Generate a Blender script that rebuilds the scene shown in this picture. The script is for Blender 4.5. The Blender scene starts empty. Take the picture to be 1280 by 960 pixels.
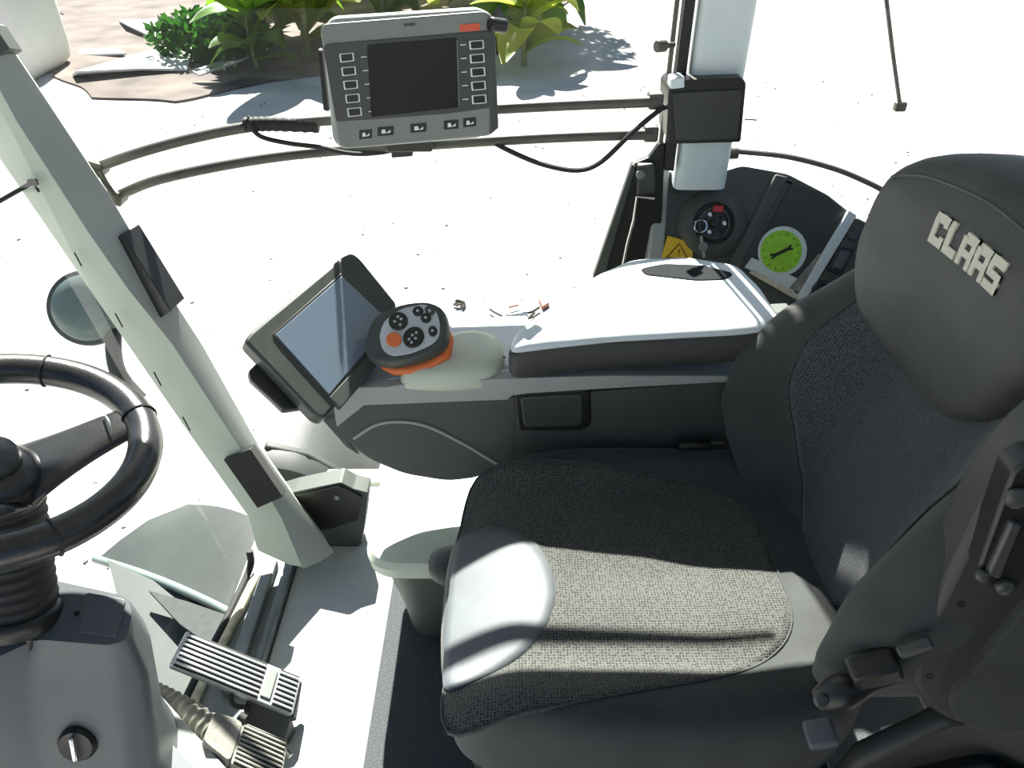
import bpy, bmesh, math, random
from mathutils import Vector, Matrix, noise
random.seed(7)
SC = bpy.context.scene
COL = SC.collection
R = math.radians
# ------------------------------------------------------------------ camera, light, exposure
CAM = Vector((0, -.76, 1.38)); PITCH = R(35); FPX = 960.0
cd = bpy.data.cameras.new('camera'); cam = bpy.data.objects.new('camera', cd); COL.objects.link(cam)
cam.location = CAM; cam.rotation_euler = (R(90) - PITCH, 0, 0)
cd.sensor_width = 36; cd.lens = 27; cd.clip_start = .02; cd.clip_end = 300
SC.camera = cam
SUN_DIR = Vector((.15, -1, -1.02)).normalized()          # the way the light travels
w = bpy.data.worlds.new('sky'); SC.world = w; w.use_nodes = True
nt = w.node_tree; nt.nodes.clear()
sky = nt.nodes.new('ShaderNodeTexSky'); sky.sky_type = 'NISHITA'; sky.sun_disc = False
sky.sun_elevation = math.asin(-SUN_DIR.z); sky.sun_rotation = math.atan2(-SUN_DIR.x, -SUN_DIR.y)
bg = nt.nodes.new('ShaderNodeBackground'); bg.inputs[1].default_value = .034
wo = nt.nodes.new('ShaderNodeOutputWorld')
nt.links.new(sky.outputs[0], bg.inputs[0]); nt.links.new(bg.outputs[0], wo.inputs[0])
sl = bpy.data.lights.new('sun', 'SUN'); sl.energy = 5.0; sl.angle = R(.6); sl.color = (1, .97, .90)
so = bpy.data.objects.new('sun', sl); COL.objects.link(so)
so.rotation_euler = SUN_DIR.to_track_quat('-Z', 'Y').to_euler(); so.location = (-3, 6, 9)
vs = SC.view_settings; vs.view_transform = 'Standard'; vs.look = 'None'; vs.gamma = 1; vs.use_curve_mapping = False
vs.exposure = 2.2

# ------------------------------------------------------------------ geometry helpers
FW = Vector((0, math.cos(PITCH), -math.sin(PITCH))); DN = Vector((0, -math.sin(PITCH), -math.cos(PITCH))); XX = Vector((1, 0, 0))
def ray(u, v): return FW + XX * ((u - 640) / FPX) + DN * ((v - 480) / FPX)
def at(u, v, x=None, y=None, z=None):
    r = ray(u, v)
    i, val = (0, x) if x is not None else (1, y) if y is not None else (2, z)
    return CAM + r * ((val - CAM[i]) / r[i])
def on(u, v, p0, n):
    r = ray(u, v); n = Vector(n); return CAM + r * ((Vector(p0) - CAM).dot(n) / r.dot(n))

def obj(name, bm, mat, parent=None, smooth=True, ang=40, bevel=0, seg=3, subsurf=0):
    if isinstance(bm, bpy.types.Mesh): me = bm
    else:
        bmesh.ops.recalc_face_normals(bm, faces=bm.faces)
        me = bpy.data.meshes.new(name); bm.to_mesh(me); bm.free()
    if smooth:
        me.shade_smooth()
        if ang: me.set_sharp_from_angle(angle=R(ang))
    if mat and not me.materials: me.materials.append(mat)
    o = bpy.data.objects.new(name, me); COL.objects.link(o)
    if parent:
        o.parent = parent; o.matrix_parent_inverse = chain_inv(parent)
    if bevel:
        b = o.modifiers.new('bevel', 'BEVEL'); b.width = bevel; b.segments = seg; b.limit_method = 'ANGLE'; b.angle_limit = R(28); b.harden_normals = False
    if subsurf:
        s = o.modifiers.new('sub', 'SUBSURF'); s.levels = subsurf; s.render_levels = subsurf
    return o
def world_of(o):
    m = Matrix.LocRotScale(o.location, o.rotation_euler, o.scale)
    if o.parent: m = world_of(o.parent) @ o.matrix_parent_inverse @ m
    return m
def chain_inv(o): return world_of(o).inverted()
def thing(name, label, cat, loc=(0, 0, 0), group=None):
    o = bpy.data.objects.new(name, None); COL.objects.link(o); o.location = loc; o.empty_display_size = .05
    o['label'] = label; o['category'] = cat
    if group: o['group'] = group
    return o
def tag(o, label, cat, group=None):
    o['label'] = label; o['category'] = cat
    if group: o['group'] = group
    return o
def struct(o): o['kind'] = 'structure'; return o
def lab(o, l): o['label'] = l; return o

def box_bm(c, s, rot=None, bm=None):
    bm = bm or bmesh.new()
    g = bmesh.ops.create_cube(bm, size=1)['verts']
    m = Matrix.Diagonal((s[0], s[1], s[2], 1))
    if rot is not None: m = (rot if isinstance(rot, Matrix) else rot.to_matrix()).to_4x4() @ m
    m = Matrix.Translation(c) @ m
    bmesh.ops.transform(bm, matrix=m, verts=g)
    return bm
def prism_bm(pts, ext, bm=None):
    bm = bm or bmesh.new(); ext = Vector(ext); n = len(pts)
    a = [bm.verts.new(p) for p in pts]; b = [bm.verts.new(Vector(p) + ext) for p in pts]
    bm.faces.new(a); bm.faces.new(b[::-1])
    for i in range(n): bm.faces.new((a[i], b[i], b[(i + 1) % n], a[(i + 1) % n]))
    return bm
def round_poly(pts, r, k=4):
    out = []; n = len(pts); pts = [Vector(p) for p in pts]
    for i in range(n):
        p = pts[i]; a = pts[i - 1] - p; b = pts[(i + 1) % n] - p
        rr = r if not isinstance(r, (list, tuple)) else r[i]
        ra = min(rr, a.length * .48); rb = min(rr, b.length * .48)
        s, e = p + a.normalized() * ra, p + b.normalized() * rb
        if rr <= 0: out.append(p); continue
        for j in range(k + 1):
            t = j / k; out.append(s * (1 - t) ** 2 + p * 2 * t * (1 - t) + e * t * t)
    return out
def plate(name, px, p0, n, th, mat, parent=None, bevel=0, rnd=0, lift=0, **kw):
    """outline on the plane (p0, n), thickness th behind it, lift = proud of the plane"""
    n = Vector(n).normalized()
    pts = [on(u, v, p0, n) + n * lift for u, v in px]
    if rnd: pts = round_poly(pts, rnd)
    return obj(name, prism_bm(pts, -n * th), mat, parent, bevel=bevel, **kw)
def loft_bm(rings, caps=True, closed=True, bm=None):
    bm = bm or bmesh.new(); V = [[bm.verts.new(p) for p in r] for r in rings]; n = len(rings[0])
    for a, b in zip(V, V[1:]):
        for i in range(n if closed else n - 1):
            bm.faces.new((a[i], a[(i + 1) % n], b[(i + 1) % n], b[i]))
    if caps and closed:
        bm.faces.new(V[0][::-1]); bm.faces.new(V[-1])
    return bm
def catmull(pts, k=6):
    pts = [Vector(p) for p in pts]; P = [pts[0] * 2 - pts[1]] + pts + [pts[-1] * 2 - pts[-2]]; out = []
    for i in range(1, len(P) - 2):
        for j in range(k):
            t = j / k; a, b, c, d = P[i - 1:i + 3]
            out.append(.5 * ((2 * b) + (c - a) * t + (2 * a - 5 * b + 4 * c - d) * t * t + (3 * b - a - 3 * c + d) * t ** 3))
    out.append(pts[-1]); return out
def tube_bm(pts, r, n=10, smooth=6, bm=None):
    p = catmull(pts, smooth) if smooth else [Vector(q) for q in pts]
    rings = []; up = None
    for i, c in enumerate(p):
        d = (p[min(i + 1, len(p) - 1)] - p[max(i - 1, 0)]).normalized()
        if up is None: up = d.orthogonal().normalized()
        up = (up - d * up.dot(d)).normalized(); s = d.cross(up)
        rr = r(i / (len(p) - 1)) if callable(r) else r
        rings.append([c + up * math.cos(2 * math.pi * k / n) * rr + s * math.sin(2 * math.pi * k / n) * rr for k in range(n)])
    return loft_bm(rings, bm=bm)
def basis(n, up=(0, 0, 1)):
    n = Vector(n).normalized(); x = Vector(up).cross(n)
    x = (x if x.length > 1e-4 else Vector((1, 0, 0))).normalized(); y = n.cross(x)
    return Matrix((x, y, n)).transposed()
def lathe_bm(prof, c, axis, n=24, bm=None):
    """prof = [(radius, height)...] along axis"""
    B = basis(axis); rings = []
    for r, h in prof:
        rings.append([Vector(c) + B @ Vector((max(r, 1e-4) * math.cos(2 * math.pi * k / n), max(r, 1e-4) * math.sin(2 * math.pi * k / n), h)) for k in range(n)])
    return loft_bm(rings, bm=bm)
def sstep(a, b, x):
    t = max(0, min(1, (x - a) / (b - a))); return t * t * (3 - 2 * t)
def lerpt(tab, x):
    if x <= tab[0][0]: return tab[0][1]
    for (a, p), (b, q) in zip(tab, tab[1:]):
        if x <= b:
            t = (x - a) / (b - a); return p + (q - p) * t
    return tab[-1][1]
def patch_bm(outline, S, puff=.004, sink=.006, rings=8, c=None):
    """closed cushion patch: outline in parameter space, S(a,b,h)->point lifted by h"""
    n = len(outline)
    c = c or (sum(p[0] for p in outline) / n, sum(p[1] for p in outline) / n)
    bm = bmesh.new(); R_ = []
    R_.append([bm.verts.new(S(a, b, -sink)) for a, b in outline])
    for k in range(rings):
        s = 1 - k / rings; s = s if k == 0 else s ** .9
        h = puff * (1 - s ** 5) + .0004
        R_.append([bm.verts.new(S(c[0] + (a - c[0]) * s, c[1] + (b - c[1]) * s, h)) for a, b in outline])
    for A, B in zip(R_, R_[1:]):
        for i in range(n): bm.faces.new((A[i], A[(i + 1) % n], B[(i + 1) % n], B[i]))
    cv = bm.verts.new(S(c[0], c[1], puff))
    L = R_[-1]
    for i in range(n): bm.faces.new((L[i], L[(i + 1) % n], cv))
    return bm
def smooth_loop(pts, k=5):
    P = [Vector((a, b)) for a, b in pts]; n = len(P); out = []
    for i in range(n):
        a, b, c, d = P[i - 1], P[i], P[(i + 1) % n], P[(i + 2) % n]
        for j in range(k):
            t = j / k
            q = .5 * ((2 * b) + (c - a) * t + (2 * a - 5 * b + 4 * c - d) * t * t + (3 * b - a - 3 * c + d) * t ** 3)
            out.append((q.x, q.y))
    return out

# ------------------------------------------------------------------ materials
def mat(name, col, rough=.5, metal=0, spec=.5, noise_s=0, noise_a=.15, bump=0, bump_s=200, emis=None, coat=0, sheen=0):
    m = bpy.data.materials.new(name); m.use_nodes = True; t = m.node_tree; b = t.nodes['Principled BSDF']
    b.inputs['Base Color'].default_value = (*col, 1); b.inputs['Roughness'].default_value = rough
    b.inputs['Metallic'].default_value = metal; b.inputs['Specular IOR Level'].default_value = spec
    if coat: b.inputs['Coat Weight'].default_value = coat; b.inputs['Coat Roughness'].default_value = .08
    if sheen: b.inputs['Sheen Weight'].default_value = sheen
    tc = t.nodes.new('ShaderNodeTexCoord')
    if noise_s:
        n = t.nodes.new('ShaderNodeTexNoise'); n.inputs['Scale'].default_value = noise_s; n.inputs['Detail'].default_value = 5
        t.links.new(tc.outputs['Object'], n.inputs['Vector'])
        r = t.nodes.new('ShaderNodeValToRGB'); r.color_ramp.elements[0].position = .3; r.color_ramp.elements[1].position = .7
        r.color_ramp.elements[0].color = (*[c * (1 - noise_a) for c in col], 1); r.color_ramp.elements[1].color = (*[min(1, c * (1 + noise_a)) for c in col], 1)
        t.links.new(n.outputs['Fac'], r.inputs[0]); t.links.new(r.outputs[0], b.inputs['Base Color'])
    if bump:
        n2 = t.nodes.new('ShaderNodeTexNoise'); n2.inputs['Scale'].default_value = bump_s; n2.inputs['Detail'].default_value = 3
        t.links.new(tc.outputs['Object'], n2.inputs['Vector'])
        bp = t.nodes.new('ShaderNodeBump'); bp.inputs['Strength'].default_value = bump; bp.inputs['Distance'].default_value = .002
        t.links.new(n2.outputs['Fac'], bp.inputs['Height']); t.links.new(bp.outputs[0], b.inputs['Normal'])
    return m
def mesh_fabric(name, c0, c1, scale, flat):
    m = mat(name, c0, .85, spec=.25, sheen=.15); t = m.node_tree; b = t.nodes['Principled BSDF']; tc = t.nodes['Texture Coordinate']
    v = t.nodes.new('ShaderNodeTexVoronoi'); v.inputs['Scale'].default_value = scale; v.inputs['Randomness'].default_value = .35
    vm = t.nodes.new('ShaderNodeVectorMath'); vm.operation = 'MULTIPLY'; vm.inputs[1].default_value = flat
    t.links.new(tc.outputs['Object'], vm.inputs[0]); t.links.new(vm.outputs[0], v.inputs['Vector'])
    r = t.nodes.new('ShaderNodeValToRGB'); r.color_ramp.elements[0].position = .22; r.color_ramp.elements[1].position = .5
    r.color_ramp.elements[0].color = (*c1, 1); r.color_ramp.elements[1].color = (*c0, 1)
    t.links.new(v.outputs['Distance'], r.inputs[0])
    n = t.nodes.new('ShaderNodeTexNoise'); n.inputs['Scale'].default_value = 9; n.inputs['Detail'].default_value = 6; t.links.new(tc.outputs['Object'], n.inputs['Vector'])
    mx = t.nodes.new('ShaderNodeMix'); mx.data_type = 'RGBA'; mx.blend_type = 'MULTIPLY'; mx.inputs[0].default_value = .35
    t.links.new(r.outputs[0], mx.inputs[6]); t.links.new(n.outputs['Fac'], mx.inputs[7]); t.links.new(mx.outputs[2], b.inputs['Base Color'])
    bp = t.nodes.new('ShaderNodeBump'); bp.inputs['Strength'].default_value = .6; bp.inputs['Distance'].default_value = .0015
    t.links.new(v.outputs['Distance'], bp.inputs['Height']); t.links.new(bp.outputs[0], b.inputs['Normal'])
    return m
def glass_mat(name, tint, rough=.02, f=.03):
    m = bpy.data.materials.new(name); m.use_nodes = True; t = m.node_tree; t.nodes.clear()
    o = t.nodes.new('ShaderNodeOutputMaterial'); tr = t.nodes.new('ShaderNodeBsdfTransparent'); tr.inputs[0].default_value = (*tint, 1)
    gl = t.nodes.new('ShaderNodeBsdfGlossy'); gl.inputs['Roughness'].default_value = rough
    lw = t.nodes.new('ShaderNodeLayerWeight'); pw = t.nodes.new('ShaderNodeMath'); pw.operation = 'POWER'; pw.inputs[1].default_value = 5
    fr = t.nodes.new('ShaderNodeMath'); fr.operation = 'MULTIPLY_ADD'; fr.inputs[1].default_value = .35; fr.inputs[2].default_value = f
    t.links.new(lw.outputs['Facing'], pw.inputs[0]); t.links.new(pw.outputs[0], fr.inputs[0]); mx = t.nodes.new('ShaderNodeMixShader')
    t.links.new(fr.outputs[0], mx.inputs[0]); t.links.new(tr.outputs[0], mx.inputs[1]); t.links.new(gl.outputs[0], mx.inputs[2]); t.links.new(mx.outputs[0], o.inputs[0])
    return m
M = dict(
    fabric=mat('dark_seat_fabric', (.040, .043, .042), .8, spec=.3, noise_s=14, noise_a=.18, bump=.25, bump_s=900, sheen=.12),
    mesh=mesh_fabric('perforated_seat_fabric', (.105, .105, .095), (.018, .019, .019), 235, (1, 1, 0)),
    meshb=mesh_fabric('perforated_back_fabric', (.075, .085, .095), (.014, .016, .018), 330, (0, 1, 1)),
    worn=mat('smooth_front_fabric', (.105, .115, .125), .6, noise_s=20, noise_a=.12, bump=.2, bump_s=700),
    pad=mat('headrest_leatherette', (.042, .046, .045), .62, spec=.4, noise_s=10, noise_a=.22, bump=.2, bump_s=500),
    piping=mat('seam_piping', (.055, .06, .06), .7, spec=.2),
    logo=mat('embroidered_cream_thread', (.50, .50, .42), .8, bump=.4, bump_s=900),
    dark=mat('dark_trim_plastic', (.035, .037, .034), .55, noise_s=9, noise_a=.15, bump=.12, bump_s=800),
    console=mat('grey_green_console_plastic', (.062, .067, .060), .6, noise_s=6, noise_a=.1, bump=.15, bump_s=900),
    black=mat('black_plastic', (.012, .012, .011), .4, bump=.1, bump_s=700),
    pebble=mat('small_grey_stones', (.17, .16, .15), .9, noise_s=30, noise_a=.3),
    matte=mat('matte_black_recess', (.02, .022, .024), .95, spec=.1),
    rubber=mat('black_rubber', (.014, .014, .014), .75),
    sage=mat('pale_sage_plastic', (.55, .59, .48), .5, noise_s=5, noise_a=.03, bump=.08, bump_s=900),
    sage2=mat('grey_sage_plastic', (.33, .345, .325), .55, noise_s=5, noise_a=.04, bump=.08, bump_s=900),
    pale=mat('pale_grey_plastic', (.60, .66, .68), .45, noise_s=6, noise_a=.03, bump=.06, bump_s=900),
    cowl=mat('slate_grey_plastic', (.085, .093, .102), .5, noise_s=8, noise_a=.06, bump=.1, bump_s=900),
    wheel=mat('worn_black_leather', (.020, .020, .020), .27, spec=.6, noise_s=25, noise_a=.3, bump=.15, bump_s=300),
    metal=mat('brushed_aluminium', (.48, .49, .50), .38, metal=.85, noise_s=30, noise_a=.1),
    dirty=mat('dusty_pedal_metal', (.27, .26, .225), .75, metal=.2, noise_s=40, noise_a=.35, bump=.4, bump_s=300),
    chrome=mat('chrome', (.7, .7, .7), .15, metal=1),
    rail=mat('dark_painted_rail', (.070, .066, .056), .5, spec=.5, noise_s=20, noise_a=.2),
    frame_grey=mat('monitor_shell_grey', (.20, .21, .20), .45),
    bezel=mat('monitor_bezel_charcoal', (.050, .052, .050), .4),
    screen=mat('monitor_glass_black', (.014, .014, .013), .22, spec=.3),
    tscreen=mat('touch_screen_glass', (.16, .21, .27), .12, spec=.7),
    olive=mat('terminal_shell', (.050, .056, .050), .5, noise_s=30, noise_a=.2, bump=.15, bump_s=500),
    white=mat('white_print', (.8, .8, .8), .5), redp=mat('faded_red_print', (.62, .10, .05), .5),
    red=mat('red_paint', (.5, .03, .04), .5),
    orange=mat('orange_plastic', (.72, .16, .035), .45),
    silver=mat('silver_keypad_plate', (.50, .54, .57), .35, metal=.2),
    yellow=mat('yellow_sticker', (.80, .50, .02), .5), ink=mat('black_ink', (.012, .012, .012), .6),
    green=mat('lime_sticker', (.30, .62, .02), .45, noise_s=60, noise_a=.12),
    paper=mat('pale_sticker_paper', (.62, .68, .66), .5),
    carpet=mat('speckled_carpet', (.062, .068, .072), .95, noise_s=450, noise_a=.75, bump=1, bump_s=450),
    floorm=mat('pale_floor_mat', (.42, .44, .43), .7, noise_s=12, noise_a=.1, bump=.2, bump_s=300),
    mat2=mat('grey_mat_rubber', (.20, .22, .22), .7, noise_s=14, noise_a=.2, bump=.2, bump_s=300),
    cream=mat('cream_seal', (.55, .52, .38), .6, noise_s=50, noise_a=.3),
    gravel=mat('pale_gravel_yard', (.42, .405, .39), .95, noise_s=1.3, noise_a=.12, bump=.3, bump_s=40),
    soil=mat('reddish_dry_soil', (.115, .088, .078), .95, noise_s=1.6, noise_a=.45, bump=.4, bump_s=30),
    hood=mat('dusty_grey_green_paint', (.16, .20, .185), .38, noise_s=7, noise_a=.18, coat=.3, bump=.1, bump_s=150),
    hoodd=mat('shaded_cowl_plastic', (.024, .031, .028), .6, noise_s=7, noise_a=.2, bump=.1, bump_s=150),  # darker copy of the hood paint, with shade put into the colour
    hood2=mat('dark_speckled_plastic', (.014, .017, .017), .7, noise_s=60, noise_a=.5),
    leaf=mat('broad_leaf_green', (.12, .24, .03), .5, noise_s=5, noise_a=.4),
    leafy=mat('broad_leaf_yellow_green', (.30, .38, .08), .5, noise_s=5, noise_a=.3),
    leafd=mat('shrub_leaf_dark_green', (.012, .055, .008), .5, noise_s=8, noise_a=.5),
    stem=mat('pale_stem', (.13, .14, .05), .7, noise_s=9),
    sheet=mat('white_plastic_sheet', (.60, .60, .58), .5),
    roofm=mat('cab_roof_lining', (.30, .30, .28), .8),
    debris=mat('dry_brown_debris', (.035, .028, .02), .9), amber=mat('amber_plastic', (.35, .10, .03), .5),
    light_lens=mat('work_lamp_lens', (.10, .13, .125), .2, noise_s=30, noise_a=.1),
    glass=glass_mat('clear_cab_glass', (.965, .985, .975), .01, .008),
    smoke=glass_mat('tinted_lower_glass', (.62, .74, .70), .03, .04),
)

for k_ in ('leaf', 'leafy', 'leafd'):
    t_ = M[k_].node_tree; b_ = t_.nodes['Principled BSDF']; o_ = t_.nodes['Material Output']
    tl = t_.nodes.new('ShaderNodeBsdfTranslucent'); c_ = b_.inputs['Base Color'].default_value
    tl.inputs[0].default_value = (c_[0] * 2.2, c_[1] * 1.9, c_[2] * 1.4, 1)
    ms = t_.nodes.new('ShaderNodeMixShader'); ms.inputs[0].default_value = .5
    t_.links.new(b_.outputs[0], ms.inputs[1]); t_.links.new(tl.outputs[0], ms.inputs[2]); t_.links.new(ms.outputs[0], o_.inputs[0])

# ================================================================== STRUCTURE
# --- yard outside
def ground():
    bm = bmesh.new()
    bmesh.ops.create_grid(bm, x_segments=80, y_segments=80, size=45)
    for v in bm.verts:
        v.co.z = .03 * noise.noise(v.co * .35)
    bmesh.ops.translate(bm, verts=bm.verts, vec=(0, 30, -1.35))
    return struct(obj('ground', bm, M['gravel']))
GROUND = ground()
def gz(x, y): return -1.35 + .03 * noise.noise(Vector((x, y - 30, 0)) * .35)
# --- cab floor
fl = struct(obj('floor', box_bm((.0925, .03, -.03), (1.435, 1.42, .06)), M['mat2']))
o = obj('floor_mat', box_bm((-.385, .18, .004), (.23, 1.10, .012)), M['floorm'], fl, bevel=.004); lab(o, 'pale smooth floor mat')
o = obj('carpet', box_bm((.265, .06, .004), (1.07, 1.36, .010)), M['carpet'], fl); lab(o, 'dark speckled carpet')
for i, (xx, ww, hh) in enumerate(((-.560, .028, .022), (-.520, .018, .014), (-.505, .004, .03))):
    obj('floor_ridge', box_bm((xx, .30, hh / 2), (ww, .34, hh)), M['mat2'], fl, bevel=.004)
o = obj('door_seal', tube_bm([(-.585, .43, .012), (-.60, .30, .012), (-.62, .13, .012), (-.63, -.05, .012)], .010), M['cream'], fl); lab(o, 'dusty cream edge seal')
obj('edge_gasket', tube_bm([(-.60, .46, .06), (-.603, .44, .02), (-.615, .30, .018), (-.635, .13, .018), (-.65, -.10, .018)], .008), M['rubber'], fl)
o = obj('sill_plate', box_bm((.52, -.56, .012), (.05, .5, .02)), M['cream'], fl, bevel=.004)
# --- right wall: low sill + glazing
wr = struct(obj('wall_right', box_bm((.10, .78, -.05), (1.20, .06, .11)), M['sage'], bevel=.01))
struct(obj('chassis_block', box_bm((.20, .0, -.42), (1.50, 1.20, .70)), M['dark'], bevel=.02))  # unseen chassis body, added to shade the ground on the near side
# --- rear wall (behind the seat, out of frame from here) and left wall added to darken the seat side
wl_ = struct(obj('wall_left', box_bm((.68, -.80, .50), (.66, .05, 1.12)), M['dark'], bevel=.02))
obj('pillar', box_bm((.40, -.80, 1.37), (.09, .05, .66)), M['sage'], wl_, bevel=.01)
wb = struct(obj('wall_back', box_bm((.99, .04, .40), (.05, 1.54, .86)), M['dark'], bevel=.01))
# --- roof
ce = struct(obj('ceiling', box_bm((.05, .02, 1.735), (2.1, 1.56, .09)), M['roofm'], bevel=.03))
o = obj('roof_lip', box_bm((-.05, .79, 1.60), (1.9, .05, .20)), M['roofm'], ce, bevel=.01)

gh = obj('shadow_bar', tube_bm([(-.50, .80, 1.375), (-.42, .75, 1.365), (-.20, .735, 1.358), (.0, .728, 1.357), (.23, .716, 1.352)], lambda t: .023 - .018 * t, n=12), M['black'], ce)  # unseen bar, invented to throw the dark band across the cushion
obj('shadow_bar_mount', box_bm((-.40, .79, 1.50), (.04, .03, .20)), M['black'], ce, bevel=.006)  # mount for the added bar
# --- front pillar (trim_1): slanted, sage inside face and grey return
PN = Vector((0, 1, -.294)).normalized(); PP = Vector((0, .376, 0))
Lpx = [(-150, 40), (-80, 100), (0, 202), (101, 349), (157, 430), (240, 550), (315, 655), (327, 697), (350, 706)]
Mpx = [(-90, -60), (-40, 35), (22, 150), (112, 290), (161, 360), (217, 430), (300, 557), (352, 645), (379, 709)]
Rpx = [(-60, -90), (0, 41), (50, 115), (139, 250), (186, 330), (251, 430), (322, 557), (384, 645), (415, 688)]
def pillar():
    rings = []
    for l, m, r in zip(Lpx, Mpx, Rpx):
        a = on(*l, PP, PN) + Vector((-.012, .02, 0)); b = on(*m, PP, PN); c = on(*r, PP + Vector((0, .055, 0)), PN)
        d = c + Vector((-.03, .05, 0)); e = a + Vector((-.02, .07, 0))
        mid = (a * .5 + b * .5) + Vector((0, -.006, 0)); bc = b * .5 + c * .5
        a2 = a + Vector((-.008, .012, 0))
        rings.append([a2, a, mid, b, bc, c, d, e])
    top = [p + (rings[0][i] - rings[1][i]).normalized() * .75 for i, p in enumerate(rings[0])]
    return loft_bm([top] + rings)
TR1 = struct(obj('trim_1', pillar(), M['sage'], ang=24)); lab(TR1, 'slanted pale sage front pillar')
TR1.data.materials.append(M['sage2'])
for p in TR1.data.polygons:
    pass
# grey return face gets the greyer plastic
def pillar_return():
    rings = []
    for m, r in list(zip(Mpx, Rpx)):
        b = on(*m, PP, PN) + Vector((.0, -.004, 0)); c = on(*r, PP + Vector((0, .055, 0)), PN) + Vector((.006, -.006, 0)); bc = b * .5 + c * .5 + Vector((.003, -.005, 0))
        rings.append([b, bc, c, c + Vector((-.01, .012, 0)), b + Vector((0, .012, 0))])
    return loft_bm(rings)
o = obj('side_trim', pillar_return(), M['sage2'], TR1, ang=30); lab(o, 'grey side face of the pillar')
PR = PP + Vector((0, .012, 0)); 
def pil(px, th, m, nm, l=None, lift=.0, off=0):
    p0 = PP + Vector((0, off, 0)); o = plate(nm, px, p0, -PN, th, m, TR1, bevel=.002, lift=lift)
    if l: lab(o, l)
    return o
SP = on(217, 430, PP, PN); SN = (on(161, 360, PP, PN) - SP).cross(on(251, 430, PP + Vector((0, .055, 0)), PN) - SP).normalized()
if SN.dot(CAM - SP) < 0: SN = -SN
o = plate('pillar_cover', [(138, 304), (160, 291), (217, 383), (199, 399)], SP, SN, .045, M['black'], TR1, bevel=.002, lift=.040); lab(o, 'long black cover strip')
pil([(284, 569), (317, 556), (357, 615), (326, 629)], .032, M['black'], 'pillar_cover', 'short black cover', .024, .012)
pil([(-30, 22), (-4, 30), (17, 62), (-4, 76)], .04, M['console'], 'pillar_cover', 'grey cover strip at the top', .012, .03)
for (u, v) in ((98, 324), (149, 400), (197, 473), (233, 529)):
    pil([(u - 4, v - 9), (u - 3.0, v - 9.4), (u + 6.4, v + 8.3), (u + 5.6, v + 8.6)], .004, M['dark'], 'slot', None, .007, .0)

# --- rear right pillar (trim_2)
PY = .79
def yp(px, y): return [at(u, v, y=y) for u, v in px]
c0 = at(875, 215, y=PY)
TR2 = struct(obj('trim_2', prism_bm(round_poly([(c0.x - .055, .765, 0), (c0.x + .052, .765, 0), (c0.x + .06, .85, 0), (c0.x - .045, .87, 0)], .02), (0, 0, 1)), M['pale'], ang=50))
for v in TR2.data.vertices:
    t = v.co.z
    v.co.z = .80 + .93 * t; v.co.x += .01 * t
lab(TR2, 'pale grey rear side pillar')
obj('gasket', prism_bm([(c0.x - .078, .77, .84), (c0.x - .060, .765, .84), (c0.x - .060, .80, .84), (c0.x - .078, .80, .84)], (.005, 0, .88)), M['rubber'], TR2, smooth=False)
obj('gasket', prism_bm([(c0.x - .092, .79, .66), (c0.x - .085, .785, .66), (c0.x - .085, .80, .66), (c0.x - .092, .80, .66)], (.005, 0, 1.05)), M['rail'], TR2, smooth=False)

# --- glazing
side_glass = struct(obj('window_1', prism_bm([(-.44, .80, .03), (c0.x - .07, .80, .03), (c0.x - .06, .80, 1.70), (-.95, .80, 1.70), (-.93, .80, 1.1)], (0, .005, 0)), M['glass'], smooth=False))
struct(obj('window_2', prism_bm([(c0.x + .06, .86, .86), (.98, .86, .86), (.98, .86, 1.70), (c0.x + .06, .86, 1.70)], (0, .005, 0)), M['glass'], smooth=False))
struct(obj('window_3', prism_bm([(-.62, .40, .03), (-.66, -.55, .03), (-1.10, -.62, 1.66), (-1.02, .66, 1.66), (-.98, .655, 1.0)], (.005, 0, .001)), M['glass'], smooth=False))
struct(obj('window_4', box_bm((1.0, .02, 1.26), (.005, 1.50, .86)), M['glass'], smooth=False))

# ================================================================== DRIVER SEAT
seat = thing('driver_seat', 'charcoal fabric driver seat with perforated centre and large padded headrest', 'seat', (.2, 0, .01))
AX, BY, CX = .302, .272, .195
def zc(x, y):
    e = abs(y) / BY
    z = .50 + .030 * sstep(.55, .85, e) + .018 * sstep(.25, .45, x) - .035 * sstep(.02, -.14, x)
    z += -.006 * math.exp(-(y / .05) ** 2) * sstep(.0, .15, x) * 1.2
    return z
def se(t, s=1, ex=3.0):
    c, q = math.cos(t), math.sin(t)
    return (CX + AX * s * math.copysign(abs(c) ** (2 / ex), c), BY * s * math.copysign(abs(q) ** (2 / ex), q))
def cushion():
    N = 96; rings = []
    for s, dz in ((.93, -.19), (.985, -.165), (1.0, -.12), (1.0, -.07), (.995, -.04), (.975, -.018), (.945, -.006), (.90, 0), (.84, 0), (.77, 0), (.68, 0), (.58, 0), (.46, 0), (.34, 0), (.22, 0), (.10, 0), (.02, 0)):
        r = []
        for k in range(N):
            x, y = se(2 * math.pi * k / N, s); r.append((x, y, zc(x, y) + dz))
        rings.append(r)
    return loft_bm(rings)
obj('seat_cushion', cushion(), M['fabric'], seat, ang=0)
def SCs(a, b, h): return Vector((a, b, zc(a, b) + h))
ins = smooth_loop([(-.078, -.255), (.02, -.243), (.12, -.222), (.25, -.190), (.335, -.155), (.382, -.10), (.39, 0), (.38, .10), (.33, .165), (.2, .205), (.05, .22), (-.06, .20), (-.085, .10), (-.09, 0), (-.088, -.12)])
obj('seat_insert', patch_bm(ins, SCs, .006, rings=16), M['mesh'], seat, ang=0)
ndl = smooth_loop([(-.088, .075), (-.06, .095), (-.02, .09), (.025, .065), (.055, .015), (.062, -.045), (.045, -.105), (.01, -.15), (-.04, -.18), (-.085, -.19), (-.093, -.12), (-.093, -.02)])
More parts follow.
